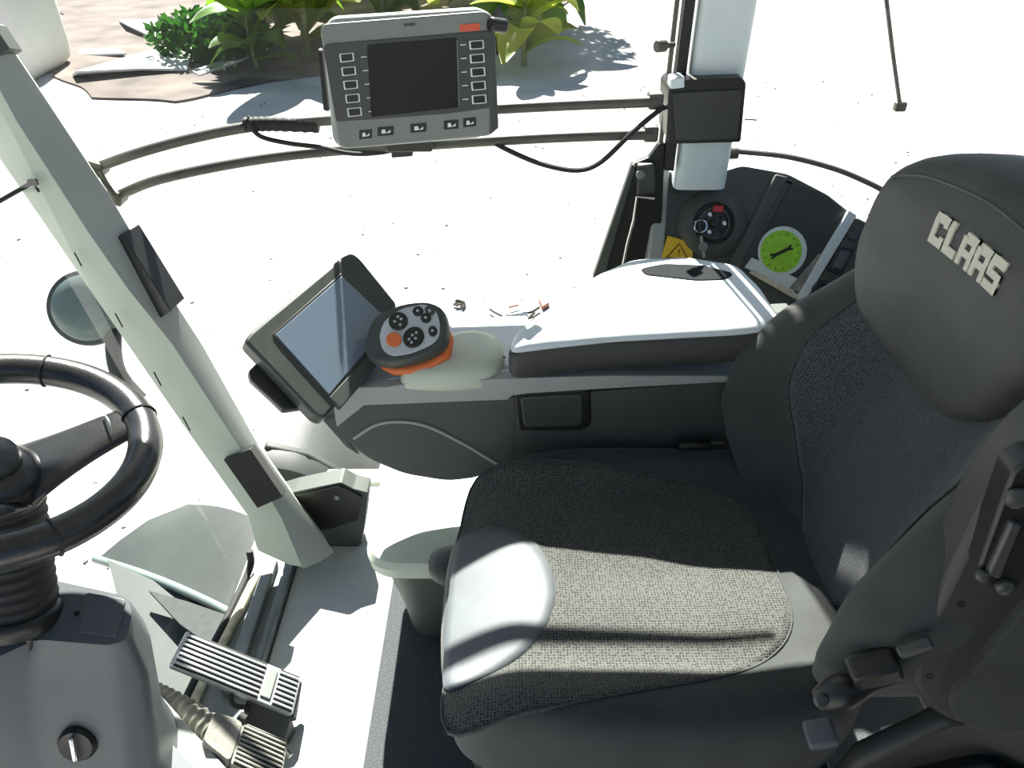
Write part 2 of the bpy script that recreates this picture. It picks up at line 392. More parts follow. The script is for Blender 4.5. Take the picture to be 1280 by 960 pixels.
o = obj('front_panel', patch_bm(ndl, lambda a, b, h: SCs(a, b, h + .0062), .0025, sink=.003, rings=6, c=(-.03, -.05)), M['worn'], seat, ang=0); lab(o, 'paler smooth round-edged front panel')
def seam(loop, S, h, r=.0015):
    p = [S(a, b, h) for a, b in loop]; return tube_bm(p + [p[0]], r, n=6, smooth=0)
obj('seam', seam(ins, SCs, .001), M['piping'], seat)
# back
XCt = [(.44, .435), (.5, .448), (.6, .478), (.8, .532), (.95, .560), (1.08, .575)]
Bt = [(.44, .05), (.5, .09), (.58, .13), (.7, .155), (.8, .13), (.9, .045), (1.0, .03), (1.1, .0)]
Wt = [(.44, .235), (.5, .265), (.58, .286), (.7, .286), (.8, .272), (.88, .245), (.96, .21), (1.06, .17), (1.10, .14)]
def bumpf(u): return lerpt([(0, 0), (.3, .015), (.42, .10), (.55, .36), (.66, .68), (.77, .93), (.85, 1.0), (.93, .93), (.985, .70), (1.0, .40)], u)
def xb(y, z):
    wz = lerpt(Wt, z); return lerpt(XCt, z) - lerpt(Bt, z) * bumpf(min(1, abs(y) / wz))
def rise(z): return .11 * (1 - sstep(.40, .86, z))
def xs(y, z):
    q = z
    for _ in range(14): q = .5 * q + .5 * (z - rise(q) * (y / lerpt(Wt, q)) ** 2)
    return xb(y, q)
def backrest():
    US = [0, .15, .3, .42, .52, .6, .67, .74, .8, .86, .91, .95, .98, 1.0]
    rings = []
    zs = [.43, .44, .46] + [.48 + .025 * i for i in range(22)] + [1.015, 1.025]
    for i, z in enumerate(zs):
        wz = lerpt(Wt, z); k = 1
        if i == 0: k = .93
        if i == len(zs) - 1: k = .9
        xc_ = lerpt(XCt, z); xbk = xc_ + .11
        r = []
        fr = [(u * wz * k, xb(u * wz, z) + (.012 if i in (0, len(zs) - 1) else 0)) for u in US]
        bk = [(wz * k * 1.0, xc_ + .02), (wz * k * .985, xbk - .03), (wz * k * .93, xbk - .006), (wz * k * .7, xbk), (wz * k * .35, xbk + .006)]
        half = fr + bk
        rs = rise(z)
        r = [(x, y, z + rs * (y / wz) ** 2) for y, x in half] + [(xbk + .008, 0, z)] + [(x, -y, z + rs * (y / wz) ** 2) for y, x in half[::-1]][:-1]
        rings.append(r)
    return loft_bm(rings)
obj('backrest', backrest(), M['fabric'], seat, ang=0)
def SB(a, b, h): return Vector((xs(a, b) - h - .002, a, b))
bo = [(0, .480), (.035, .490), (.085, .53), (.135, .60), (.168, .68), (.182, .76), (.178, .84), (.15, .91), (0, .93)]
bins = smooth_loop(bo + [(-a, b) for a, b in bo[-2:0:-1]])
obj('back_insert', patch_bm(bins, SB, .007, rings=16, c=(0, .70)), M['meshb'], seat, ang=0)
obj('seam', seam(bins, SB, .002, .0015), M['piping'], seat)
# headrest pad
def xh(y, z):
    return lerpt([(.76, .535), (.80, .518), (.86, .492), (.95, .482), (1.04, .486), (1.09, .505), (1.14, .53)], z) - .5 * y * y - .07 * y
hl = smooth_loop([(0, .798), (.05, .803), (.11, .824), (.160, .850), (.184, .905), (.184, .98), (.176, 1.03), (.150, 1.07), (.09, 1.092), (0, 1.098),
                  (-.09, 1.092), (-.150, 1.07), (-.178, 1.02), (-.168, .955), (-.12, .880), (-.055, .822)])
def headrest():
    c = (0, .965); n = len(hl); rings = []
    for s, d in ((.96, .100), (1.0, .090), (1.008, .060), (1.005, .040), (.99, .024), (.96, .011), (.92, .004), (.86, .001), (.78, 0), (.66, 0), (.52, 0), (.38, 0), (.24, 0), (.1, 0), (.02, 0)):
        r = []
        for a, b in hl:
            y, z = c[0] + (a - c[0]) * s, c[1] + (b - c[1]) * s
            r.append((xh(y, z) + d, y, z))
        rings.append(r)
    return loft_bm(rings)
obj('headrest', headrest(), M['pad'], seat, ang=0)
hs = [(-.172, 1.040), (-.14, 1.058), (-.09, 1.070), (0, 1.074), (.09, 1.066), (.13, 1.056), (.150, 1.046)]
HR = seat
obj('seam', tube_bm([(xh(a, b) + .0015, a, b) for a, b in hs], .0022, n=6), M['dark'], seat)
# lettering C L A A S, stitched blocks, each letter a mesh
def strokes(ch):
    T = .26
    return {'C': [(0, 0, T, 1), (0, 0, .9, .27), (0, .73, .9, 1), (.62, .66, .9, 1), (.62, 0, .9, .36)],
            'L': [(0, 0, T + .04, 1), (0, 0, .85, .28)],
            'A': [(0, 0, T, .88), (.66, 0, .92, 1), (.1, .72, .92, 1), (0, .30, .92, .52)],
            'S': [(0, 0, .9, .25), (0, .74, .9, 1), (0, .4, T, 1), (.62, 0, .9, .6), (0, .38, .9, .60)]}[ch]
tw, thh = .0272, .036; y0, z0 = .047, 1.008
for i, ch in enumerate('CLAAS'):
    bm = bmesh.new()
    for (a0, b0, a1, b1) in strokes(ch):
        nx = max(1, int((a1 - a0) / .2)); nz = max(1, int((b1 - b0) / .2))
        for q in range(nx):
            for s in range(nz):
                aa0, aa1 = a0 + (a1 - a0) * q / nx, a0 + (a1 - a0) * (q + 1) / nx
                bb0, bb1 = b0 + (b1 - b0) * s / nz, b0 + (b1 - b0) * (s + 1) / nz
                pts = []
                for (aa, bb) in ((aa0, bb0), (aa1, bb0), (aa1, bb1), (aa0, bb1)):
                    y = y0 - (i + aa) * tw - (.0) ; z = z0 + bb * thh
                    pts.append(Vector((xh(y, z) - .0022, y, z)))
                prism_bm(pts, (.004, 0, 0), bm)
    o = obj('embroidered_letter', bm, M['logo'], seat, smooth=False); lab(o, 'cream stitched letter ' + ch)
# seat base, side shields, levers, folded left armrest
obj('seat_base', loft_bm([[(CX + AX * s * math.copysign(abs(math.cos(t)) ** .6, math.cos(t)), BY * s * math.copysign(abs(math.sin(t)) ** .6, math.sin(t)), z) for t in [2 * math.pi * k / 40 for k in range(40)]] for s, z in ((.86, .012), (.82, .06), (.76, .10), (.80, .2), (.92, .28), (.92, .335))]), M['black'], seat, bevel=0)
obj('recline_bracket', prism_bm([(.40, -.245, .36), (.62, -.245, .36), (.66, -.245, .50), (.60, -.245, .58), (.50, -.245, .56), (.42, -.245, .47)], (0, -.03, 0)), M['dark'], seat, bevel=.01)
obj('side_shield', prism_bm(round_poly([(.30, -.265, .20), (.66, -.265, .20), (.68, -.265, .42), (.56, -.265, .50), (.40, -.265, .42), (.32, -.265, .36)], .03), (0, -.03, 0)), M['black'], seat, bevel=.008)
la, lb = at(1028, 890, y=-.295), at(1080, 872, y=-.295)
obj('recline_lever', tube_bm([la, la + (lb - la) * .5 + Vector((0, 0, .003)), lb, lb + Vector((.03, 0, .02))], lambda t: .009 + .010 * math.sin(math.pi * min(1, t * 1.1 + .12)), n=14), M['black'], seat)
la2 = at(1031, 889, y=-.305)
obj('lever_tip', lathe_bm([(0, -.004), (.006, -.003), (.008, 0), (.006, .004), (0, .005)], la2, (0, -.6, .8), 16), M['bezel'], seat)
c = at(1098, 848, y=-.29)
obj('hinge_block', box_bm(c, (.05, .03, .028), Matrix.Rotation(R(-25), 3, 'Y')), M['black'], seat, bevel=.006)
c = at(1150, 822, y=-.295)
obj('release_tab', box_bm(c, (.034, .012, .010), Matrix.Rotation(R(-35), 3, 'Y')), M['bezel'], seat, bevel=.003)
c = at(1030, 930, y=-.30)
obj('adjuster_tab', box_bm(c, (.032, .03, .014), Matrix.Rotation(R(-20), 3, 'Y')), M['cowl'], seat, bevel=.004)
obj('adjuster_plate', plate('x', [(975, 960), (985, 925), (1000, 940), (1035, 950), (1045, 985), (970, 985)], (0, -.285, 0), (0, -1, .3), .02, M['cowl'], None).data, None, seat, bevel=.003)
bpy.data.objects.remove(bpy.data.objects['x'])
# armrest folded up against the backrest
AN = Vector((-.12, -1, .10)); AP = Vector((.6, -.315, .6))
arm = plate('folded_armrest', [(1240, 640), (1300, 560), (1400, 500), (1430, 700), (1400, 880), (1300, 925), (1215, 925), (1170, 905), (1143, 868), (1150, 825)], AP, AN, .055, M['dark'], seat, bevel=.014, rnd=.03)
plate('armrest_pad', [(1262, 790), (1290, 755), (1390, 650), (1420, 850), (1330, 915), (1225, 918), (1190, 895), (1195, 870)], AP, AN, .02, M['fabric'], seat, bevel=.012, rnd=.02, lift=.012)
hinge_lift = .022
hd = plate('armrest_hinge', [(1217, 706), (1262, 580), (1290, 565), (1340, 570), (1330, 640), (1262, 738), (1244, 738)], AP, AN, .03, M['black'], seat, bevel=.008, rnd=.008, lift=.022)
plate('hinge_rib', [(1226, 706), (1256, 640), (1270, 645), (1243, 712)], AP, AN, .01, M['bezel'], hd, bevel=.003, lift=.028)
for (u, v, rr) in ((1221, 708, .006), (1249, 722, .008), (1264, 612, .010)):
    c = on(u, v, AP, AN) + AN.normalized() * .027
    obj('screw', lathe_bm([(0, -.004), (rr, -.003), (rr, .001), (rr * .6, .003), (0, .0032)], c, AN, 14), M['bezel'], hd)
for (u, v) in ((1208, 768), (1168, 858)):
    c = on(u, v, AP, AN)
    obj('screw_hole', lathe_bm([(0, -.003), (.004, -.003), (.004, .001), (0, .001)], c, AN, 10), M['black'], seat)
seat.location.y += .012
# seat-belt buckle between cushion and console
bk = thing('belt_buckle', 'black seat belt buckle between cushion and side console', 'buckle', at(865, 600, y=.275))
obj('buckle_body', box_bm(at(866, 568, y=.262), (.060, .022, .06)), M['black'], bk, bevel=.006)
obj('strap', prism_bm([at(850, 590, y=.268), at(885, 590, y=.268), at(892, 640, y=.268), at(856, 640, y=.268)], (0, .004, 0)), M['rubber'], bk)
obj('release_button', box_bm(at(897, 553, y=.25), (.022, .008, .006)), M['bezel'], bk, bevel=.002)
obj('belt_anchor', tube_bm([at(856, 640, y=.272), at(870, 700, y=.275), at(880, 800, y=.275) ], .008), M['black'], bk)

# ================================================================== SIDE CONSOLE with armrest
con = thing('side_console', 'grey side console with sage edge strip running along the right of the seat', 'console', (.1, .40, .30))
CY = .292
body = [(640, 497), (925, 476), (1040, 470), (1040, 600), (900, 612), (700, 600), (640, 588)]
front = [(421, 532), (455, 505), (560, 500), (644, 496), (644, 588), (620, 580), (520, 545), (470, 540), (438, 556)]
obj('console_arm', prism_bm(round_poly(yp(front, CY), .006), (0, .12, 0)), M['console'], con, bevel=.006)
obj('console_body', prism_bm(round_poly(yp(body, CY), .006), (0, .25, 0)), M['console'], con, bevel=.006)
strip = [(417, 512), (442, 484), (482, 484), (500, 481), (633, 473), (760, 470), (930, 470), (1000, 472), (1000, 474), (925, 477), (760, 486), (660, 492), (640, 495), (634, 500), (455, 507), (421, 534)]
o = obj('edge_strip', prism_bm(yp(strip, CY - .012), (0, .16, 0)), M['sage2'], con, bevel=.004); lab(o, 'pale sage edge strip')
obj('top_deck', prism_bm([(-.25, .30, .622), (-.17, .30, .645), (.03, .30, .652), (.03, .50, .652), (-.12, .46, .645), (-.25, .42, .62)], (0, 0, .014)), M['pale'], con, bevel=.005)
# rounded under-arm pod
pod = [(432, 552), (455, 536), (500, 528), (530, 533), (575, 552), (628, 580), (600, 598), (560, 603), (505, 594), (460, 575)]
obj('support_pod', prism_bm(round_poly(yp(pod, CY + .004), .02), (0, .12, 0)), M['console'], con, bevel=.03, seg=6)
obj('pod_seam', tube_bm([at(u, v, y=CY - .001) for u, v in ((442, 548), (470, 531), (500, 527), (535, 533), (580, 555), (622, 580))], .003, n=6), M['sage2'], con)
# recessed black tray cover on the side
TC = obj('storage_recess', prism_bm(round_poly(yp([(642, 491), (738, 487), (739, 532), (728, 539), (648, 540)], CY - .004), .01), (0, .03, 0)), M['black'], con, bevel=.004)
obj('recess_panel', prism_bm(round_poly(yp([(650, 497), (728, 493), (729, 528), (722, 533), (655, 534)], CY - .007), .008), (0, .02, 0)), M['bezel'], TC, bevel=.003)
# joystick base mound
mz = .668
mound = round_poly([at(u, v, z=mz) for u, v in ((492, 470), (520, 438), (560, 420), (600, 414), (628, 424), (634, 452), (622, 468), (560, 474))], .03)
bmm = loft_bm([[p + Vector((0, 0, -.025)) for p in mound], [p + Vector((0, 0, -.015)) for p in mound], [p.lerp(sum(mound, Vector()) / len(mound), .04) for p in mound], [p.lerp(sum(mound, Vector()) / len(mound), .12) + Vector((0, 0, .010)) for p in mound], [p.lerp(sum(mound, Vector()) / len(mound), .45) + Vector((0, 0, .018)) for p in mound]])
obj('lever_mount', bmm, M['sage'], con, ang=0)
obj('mount_groove', tube_bm([at(596, 438, z=mz + .012), at(612, 441, z=mz + .008), at(632, 447, z=mz + .001)], .0015, n=6), M['dark'], con)

AR = thing('armrest', 'long padded armrest with white top and dark sides on the console', 'armrest', (.2, .38, .68))
AZN = Vector((-.125, 0, 1)); AZP = Vector((-.01, .26, .715))
aout = round_poly([on(u, v, AZP, AZN) for u, v in ((633, 444), (642, 420), (700, 378), (744, 347), (790, 328), (860, 325), (925, 336), (952, 362), (983, 412), (930, 420), (760, 430), (690, 437))], .02, 4)
ac = sum(aout, Vector()) / len(aout)
def ring(d, dz): return [p + (ac - p).normalized() * d + Vector((0, 0, dz)) for p in aout]
obj('armrest_base', loft_bm([ring(.012, -.052), ring(.004, -.046), ring(.0, -.034), ring(.0, -.006), ring(.004, 0)]), M['dark'], AR, ang=60)
o = obj('armrest_lid', loft_bm([ring(.004, .0005), ring(.004, .004), ring(.010, .010), ring(.025, .014), ring(.06, .016)]), M['pale'], AR, ang=0); lab(o, 'pale smooth lid')
o = obj('hinge_recess', prism_bm(round_poly([on(u, v, AZP + Vector((0, 0, .018)), AZN) for u, v in ((800, 335), (830, 329), (880, 331), (918, 341), (905, 349), (870, 350), (835, 346), (806, 343))], .01), (0, 0, -.006)), M['matte'], AR, bevel=.002)

# ================================================================== FRONT LOWER STORAGE BOX (pedestal)
pb = thing('storage_box', 'pale rounded storage box with grey flanks in front of the seat', 'storage box', (-.05, .40, .01))
def pbring(z, ins_, r=.07):
    return round_poly([(-.275 + ins_, .205 + ins_, z), (.05, .205 + ins_, z), (.05, .60, z), (-.275 + ins_, .60, z)], [r, .01, .01, .03], 8)
obj('box_body', loft_bm([pbring(.01, .055), pbring(.10, .045), pbring(.19, .030), pbring(.235, .022), pbring(.25, .010)]), M['console'], pb, ang=50)
o = obj('box_lid', loft_bm([pbring(.252, .008), pbring(.262, .0), pbring(.285, -.002), pbring(.298, .004), pbring(.304, .016)]), M['sage'], pb, ang=30); lab(o, 'pale lid with rolled edge')
o = obj('latch_dome', lathe_bm([(.045, -.01), (.044, .008), (.032, .018), (.01, .022), (0, .022)], at(566, 705, z=.303), (0, 0, 1), 20), M['console'], pb, ang=0)

# kick panel by the pillar foot
kp = thing('kick_panel', 'dark corner kick panel at the foot of the sage pillar', 'panel', at(415, 690, y=.52))
o = obj('panel_face', prism_bm(round_poly(yp([(345, 622), (368, 615), (426, 603), (441, 611), (460, 616), (456, 655), (452, 680), (425, 700), (360, 705)], .52), .004), (0, .05, 0)), M['console'], kp, bevel=.004)
obj('panel_recess', prism_bm(round_poly(yp([(350, 628), (372, 619), (424, 608), (438, 614), (452, 621), (449, 650), (410, 662), (360, 668)], .514), .004), (0, .02, 0)), M['black'], kp, bevel=.003)
obj('screw', lathe_bm([(0, -.003), (.006, -.002), (.006, .002), (0, .003)], at(421, 622, y=.512), (0, -1, .2), 12), M['frame_grey'], kp)

# ================================================================== REAR RIGHT SIDE PANEL
rp = thing('rear_side_panel', 'dark moulded side panel behind the armrest at the rear pillar foot', 'panel', (.55, .75, .45))
QP = at(880, 215, y=.84); QB = at(900, 350, y=.735)
QN = (Vector((1, 0, 0)).cross(QP - QB)).normalized()
if QN.z < 0: QN = -QN
plate('panel_shell', [(822, 215), (905, 214), (928, 207), (985, 217), (1035, 243), (1066, 268), (1100, 330), (1080, 420), (1000, 440), (960, 420), (800, 400), (815, 330)], QP, QN, .10, M['console'], rp, bevel=.012, rnd=.01)
o = plate('side_flank', [(808, 335), (822, 198), (838, 198), (828, 338)], QP, QN, .10, M['sage2'], rp, bevel=.006, lift=.006); lab(o, 'greyish pale edge of the panel')
o = plate('recess', [(975, 224), (1030, 244), (1058, 268), (1000, 372), (936, 338), (962, 280), (990, 228)], QP, QN, .01, M['dark'], rp, bevel=.002, rnd=.004, lift=.003)
plate('divider_ridge', [(968, 218), (984, 222), (922, 338), (908, 332)], QP, QN, .01, M['console'], rp, bevel=.004, lift=.010)
o = plate('edge_bar', [(1058, 263), (1068, 270), (1010, 366), (1000, 380), (994, 371)], QP, QN, .012, M['pale'], rp, bevel=.002, lift=.014); lab(o, 'pale edge bar')
plate('mesh_strip', [(1022, 318), (1034, 312), (1002, 368), (985, 360)], QP, QN, .006, M['dirty'], rp, lift=.008)
o = plate('tray_lip', [(935, 341), (940, 337), (1000, 370), (998, 377)], QP, QN, .01, M['cream'], rp, bevel=.002, lift=.01)
o = plate('switch_panel', [(1068, 272), (1092, 284), (1090, 300), (1040, 390), (1004, 392), (1008, 372)], QP, QN, .02, M['console'], rp, bevel=.004, lift=.012)
plate('rocker_switch', [(1044, 308), (1064, 312), (1050, 340), (1045, 344), (1030, 338)], QP, QN, .01, M['black'], rp, bevel=.003, lift=.020, rnd=.003)
plate('switch_cap', [(1046, 313), (1058, 316), (1046, 337), (1035, 334)], QP, QN, .006, M['cowl'], rp, bevel=.002, lift=.024)
c = on(1062, 294, QP, QN)
obj('small_knob', lathe_bm([(.012, 0), (.012, .016), (.010, .020), (0, .021)], c, QN, 18), M['bezel'], rp)
c = on(1024, 363, QP, QN)
sk = obj('power_socket', lathe_bm([(.022, -.01), (.022, .018), (.019, .024), (.015, .024), (.014, .012), (0, .012)], c, QN, 24), M['black'], rp)
obj('socket_pin', lathe_bm([(.005, .010), (.005, .020), (0, .021)], c, QN, 10), M['chrome'], sk)
# round moulded bowl + cylinder lock
c = on(890, 280, QP, QN)
bw = obj('lock_bowl', lathe_bm([(.078, -.006), (.070, .010), (.056, .018), (.045, .020), (.042, .012), (.040, .008), (0, .008)], c, QN, 36), M['console'], rp, ang=60)
obj('lock_plate', lathe_bm([(.036, .005), (.036, .016), (.034, .019), (.030, .019), (.029, .013), (0, .013)], c, QN, 30), M['bezel'], bw)
for k in range(9):
    a = 2 * math.pi * k / 9; B = basis(QN)
    p = c + B @ Vector((.021 * math.cos(a), .021 * math.sin(a), .014))
    obj('plug_pin', lathe_bm([(.0045, 0), (.0045, .007), (0, .008)], p, QN, 8), M['chrome'] if k % 3 == 0 else M['black'], bw)
obj('red_marker', box_bm(on(895, 262, QP, QN) + QN * .018, (.022, .014, .006), basis(QN)), M['red'], bw, bevel=.002)
obj('lock_core', lathe_bm([(.010, 0), (.010, .020), (.008, .022), (0, .022)], c + QN * .008, QN, 16), M['black'], bw)
obj('cap', lathe_bm([(.018, -.004), (.018, .002), (.015, .004), (0, .004)], on(847, 232, QP, QN), QN, 20), M['dark'], rp)
# key with ring hanging at the lock
ky = thing('key_bunch', 'steel key ring with key hanging from the round lock', 'keys', on(872, 292, QP, QN) + QN * .03)
kc = on(871, 284, QP, QN) + QN * .034
rg = []
for k in range(21):
    a = 2 * math.pi * k / 20; rg.append(kc + basis(QN) @ Vector((.013 * math.cos(a), .013 * math.sin(a), 0)))
obj('key_ring', tube_bm(rg, .0022, n=6, smooth=0), M['chrome'], ky)
k1, k2 = on(872, 296, QP, QN) + QN * .030, on(877, 322, QP, QN) + QN * .022
obj('key_blade', tube_bm([k1, (k1 + k2) / 2, k2], .0035, n=6), M['metal'], ky)
obj('key_head', lathe_bm([(0, -.002), (.010, -.002), (.010, .002), (0, .002)], (k1 + k2) / 2 + QN * .004, QN, 12), M['frame_grey'], ky)
# stickers
def sticker(nm, px, m, lift, parent=None, th=.0012, **kw): return plate(nm, px, QP, QN, th, m, parent, lift=lift, smooth=False, **kw)
wsk = tag(sticker('warning_sticker', [(834, 295), (866, 304), (864, 326), (826, 322)], M['yellow'], .0075, th=.004), 'yellow warning sticker with black triangle under the round lock', 'sticker')
bmt = bmesh.new()
tri = [on(u, v, QP, QN) + QN * .0086 for u, v in ((848, 305), (832, 322), (859, 324))]
for a, b in zip(tri, tri[1:] + tri[:1]): tube_bm([a, b], .0011, n=4, smooth=0, bm=bmt)
for (a, b) in (((848, 312), (847.4, 317)), ((847, 319.5), (846.9, 320.3))):
    tube_bm([on(*a, QP, QN) + QN * .0086, on(*b, QP, QN) + QN * .0086], .0013, n=4, smooth=0, bm=bmt)
obj('warning_symbol', bmt, M['ink'], wsk, smooth=False)
gs = thing('service_sticker', 'round lime green service sticker with black spanner on clear backing', 'sticker', on(978, 318, QP, QN) + QN * .004)
gc = on(977, 314, QP, QN)
e1 = (on(1006, 306, QP, QN) - on(950, 322, QP, QN)) / 2; e2 = QN.cross(e1).normalized() * e1.length
def disc(r, lift, cc=None, cut=-9): return [(cc or gc) + e1 * r * math.cos(a) + e2 * r * max(cut, math.sin(a)) + QN * lift for a in [2 * math.pi * k / 36 for k in range(36)]]
o = obj('backing', prism_bm(disc(1.06, .0052), -QN * .0018), M['paper'], gs, smooth=False); lab(o, 'pale round rim')
o = obj('green_disc', prism_bm(disc(.90, .0066, gc - e1 * .06), -QN * .0014), M['green'], gs, smooth=False)
o = sticker('label_strip', [(939, 322), (1002, 351), (990, 366), (930, 334)], M['paper'], .0058, gs, th=.003); lab(o, 'blank pale lower strip')
bmt = bmesh.new()
sp1, sp2 = on(967, 319, QP, QN) + QN * .0078, on(984, 311, QP, QN) + QN * .0078
tube_bm([sp1, sp2], .0034, n=6, smooth=0, bm=bmt)
dd = (sp2 - sp1).normalized(); ss = QN.cross(dd)
for e, sgn in ((sp2, 1), (sp1, -1)):
    for q in (-1, 1): tube_bm([e, e + dd * sgn * .003 + ss * q * .003, e + dd * sgn * .0085 + ss * q * .004], .0022, n=5, smooth=0, bm=bmt)
obj('spanner_symbol', bmt, M['ink'], gs)
for k in range(14):
    a = 2 * math.pi * k / 14 + .1; q = gc - e1 * .06
    p1 = q + (e1 * math.cos(a) + e2 * math.sin(a)) * .70 + QN * .0070; p2 = q + (e1 * math.cos(a) + e2 * math.sin(a)) * .80 + QN * .0070
    obj('tick_mark', tube_bm([p1, p2], .0008, n=4, smooth=0), M['ink'], gs, smooth=False)
# window latch column left of the pillar
wl = thing('window_latch', 'black window latch column beside the foot of the rear pillar', 'latch', at(780, 340, y=.77))
obj('latch_cover', prism_bm(yp([(741, 348), (790, 206), (812, 197), (824, 180), (832, 180), (826, 300), (822, 350)], .785), (0, .02, 0)), M['black'], wl, bevel=.003)
obj('latch_strip', prism_bm(yp([(741, 348), (790, 206), (795, 208), (760, 330), (757, 348)], .775), (0, .01, 0)), M['console'], wl, bevel=.002)
obj('latch_body', prism_bm(yp([(797, 207), (818, 205), (820, 242), (796, 246)], .77), (0, .03, 0)), M['bezel'], wl, bevel=.004)
obj('latch_rod', tube_bm([at(u, v, y=.768) for u, v in ((818, 248), (796, 246), (792, 275), (784, 305), (776, 345))], .0035, n=8, smooth=0), M['chrome'], wl)
obj('latch_bolt', lathe_bm([(.009, 0), (.009, .008), (.006, .010), (0, .010)], at(800, 218, y=.77), (0, -1, .2), 14), M['frame_grey'], wl)
# black box on the pillar
pbx = thing('pillar_speaker_box', 'black box fixed around the rear pillar beside the monitor rails', 'box', at(880, 180, y=.745))
obj('box_shell', prism_bm(round_poly(yp([(836, 112), (850, 100), (928, 97), (933, 104), (926, 178), (842, 180), (833, 174)], .735), .006), (0, .10, 0)), M['black'], pbx, bevel=.008)
obj('box_front', prism_bm(round_poly(yp([(840, 116), (927, 112), (922, 174), (846, 176)], .731), .006), (0, .01, 0)), M['dark'], pbx, bevel=.003)
o = obj('clip', prism_bm(yp([(839, 99), (856, 96), (856, 110), (838, 112)], .725), (0, .04, 0)), M['pale'], pbx, bevel=.003); lab(o, 'pale corner clip')
obj('pin', tube_bm([at(931, 149, y=.78), at(946, 150, y=.78)], .0015, n=5, smooth=0), M['rail'], pbx)
kn = TR2
obj('knob_head', tube_bm([at(820, 58, y=.74), at(832, 57, y=.75)], .011, n=14, smooth=0), M['rail'], kn, bevel=.003)
obj('knob_stem', tube_bm([at(830, 57, y=.75), at(842, 56, y=.775)], .005, n=10, smooth=0), M['rail'], kn)

# ================================================================== MONITOR RAILS
ry = .735
def rail(nm, px, label):
    t = thing(nm, label, 'rail', at(*px[0], y=ry), 'curved monitor rails')
    pts = [at(u, v, y=ry + (.02 if i in (0,) else 0)) for i, (u, v) in enumerate(px)]
    obj('rail_bar', tube_bm(pts, .0102, n=12), M['rail'], t)
    c = pts[0]; obj('end_bracket', box_bm(c + Vector((.0, .005, 0)), (.03, .045, .03), Matrix.Rotation(R(20), 3, 'Y')), M['rail'], t, bevel=.005)
    c = pts[-1]; obj('end_bracket', box_bm(c + Vector((-.003, .012, 0)), (.028, .035, .030)), M['rail'], t, bevel=.005)
    return t
rail('monitor_rail', [(122, 209), (170, 192), (235, 174), (310, 159), (400, 151), (510, 143), (620, 136), (720, 131), (822, 127)], 'upper curved dark rail carrying the grey monitor')
rail('monitor_rail', [(146, 245), (200, 224), (300, 203), (400, 190), (520, 182), (650, 174), (740, 170), (816, 168)], 'lower curved dark rail passing under the grey monitor')
lk = tag(obj('rail_link', tube_bm([at(124, 214, y=.735), at(133, 230, y=.73), at(146, 248, y=.735)], .006, n=8), M['rail']), 'short dark link joining the two rail ends at the sage pillar', 'bracket')
sl_ = tag(obj('foam_sleeve', tube_bm([at(306, 156, y=ry), at(340, 155, y=ry), at(398, 157, y=ry)], lambda t: .0135 + .001 * math.sin(t * 60), n=14, smooth=14), M['rubber']), 'short black sleeve wrapped on the upper rail left of the monitor', 'sleeve')
zt = tag(obj('cable_tie', tube_bm([at(300, 158, y=ry - .02), at(309, 150, y=ry - .01), at(311, 145, y=ry - .01)], .002, n=6), M['rubber']), 'small black cable tie tail on the upper rail', 'cable tie')
ca = tag(obj('cable', tube_bm([at(310, 152, y=ry - .012), at(325, 170, y=ry - .014), at(360, 179, y=ry - .014), at(400, 184, y=ry - .016), at(440, 192, y=ry - .016), at(480, 190, y=ry - .004), at(520, 180, y=ry + .02)], .0048, n=8), M['rubber']), 'black cable drooping from the upper rail to under the monitor', 'cable')
cb = tag(obj('cable', tube_bm([at(598, 168, y=ry + .01), at(640, 190, y=ry - .015), at(680, 206, y=ry - .02), at(722, 213, y=ry - .02), at(752, 202, y=ry - .02), at(790, 166, y=ry - .02), at(824, 138, y=ry - .01), at(836, 132, y=ry + .02)], .0052, n=8), M['rubber']), 'black cable looping from the monitor down and up to the rear pillar', 'cable')

# ================================================================== UPPER MONITOR
MN = Vector((.17, -.98, .11)).normalized(); MP = at(510, 100, y=.655)
mo = thing('monitor', 'grey display monitor with dark screen and key columns mounted on the rails', 'monitor', MP + Vector((0, .05, -.12)))
def mp(nm, px, th, m, lift=0, par=mo, **kw): return plate(nm, px, MP, MN, th, m, par, lift=lift, **kw)
mp('back_shell', [(402, 38), (415, 22), (600, 10), (616, 18), (625, 160), (600, 174), (428, 188), (416, 178)], .045, M['sage2'], -.006, bevel=.008, rnd=.01)
mp('front_frame', [(400, 36), (405, 30), (604, 14), (613, 18), (622, 162), (612, 170), (432, 186), (424, 182)], .012, M['frame_grey'], 0, bevel=.004, rnd=.008)
mp('bezel_panel', [(404, 60), (408, 55), (612, 38), (616, 134), (560, 142), (480, 148), (420, 152)], .006, M['bezel'], .002, bevel=.001, rnd=.004)
mp('screen', [(459, 56), (571, 47), (574, 134), (464, 146)], .004, M['screen'], .0035, bevel=.0008, rnd=.003)
mp('right_edge', [(613, 18), (618, 22), (623, 160), (612, 168), (611, 40)], .010, M['bezel'], .0025, bevel=.002)
o = mp('brand_mark', [(574, 31), (600, 29), (600, 38), (575, 40)], .001, M['redp'], .0015, smooth=False); lab(o, 'faded red brand mark')
mp('emblem', [(504, 30), (519, 28), (519, 32), (505, 33)], .001, M['bezel'], .0012, smooth=False)
def key(px, m1=M['white'], m2=M['black']):
    k = mp('key', px, .004, m1, .0036, bevel=.0006, rnd=.0015, smooth=False)
    cx = sum(p[0] for p in px) / len(px); cy = sum(p[1] for p in px) / len(px)
    mp('key_cap', [(cx + (u - cx) * .80, cy + (v - cy) * .78) for u, v in px], .003, m2, .0050, par=k, smooth=False, rnd=.001)
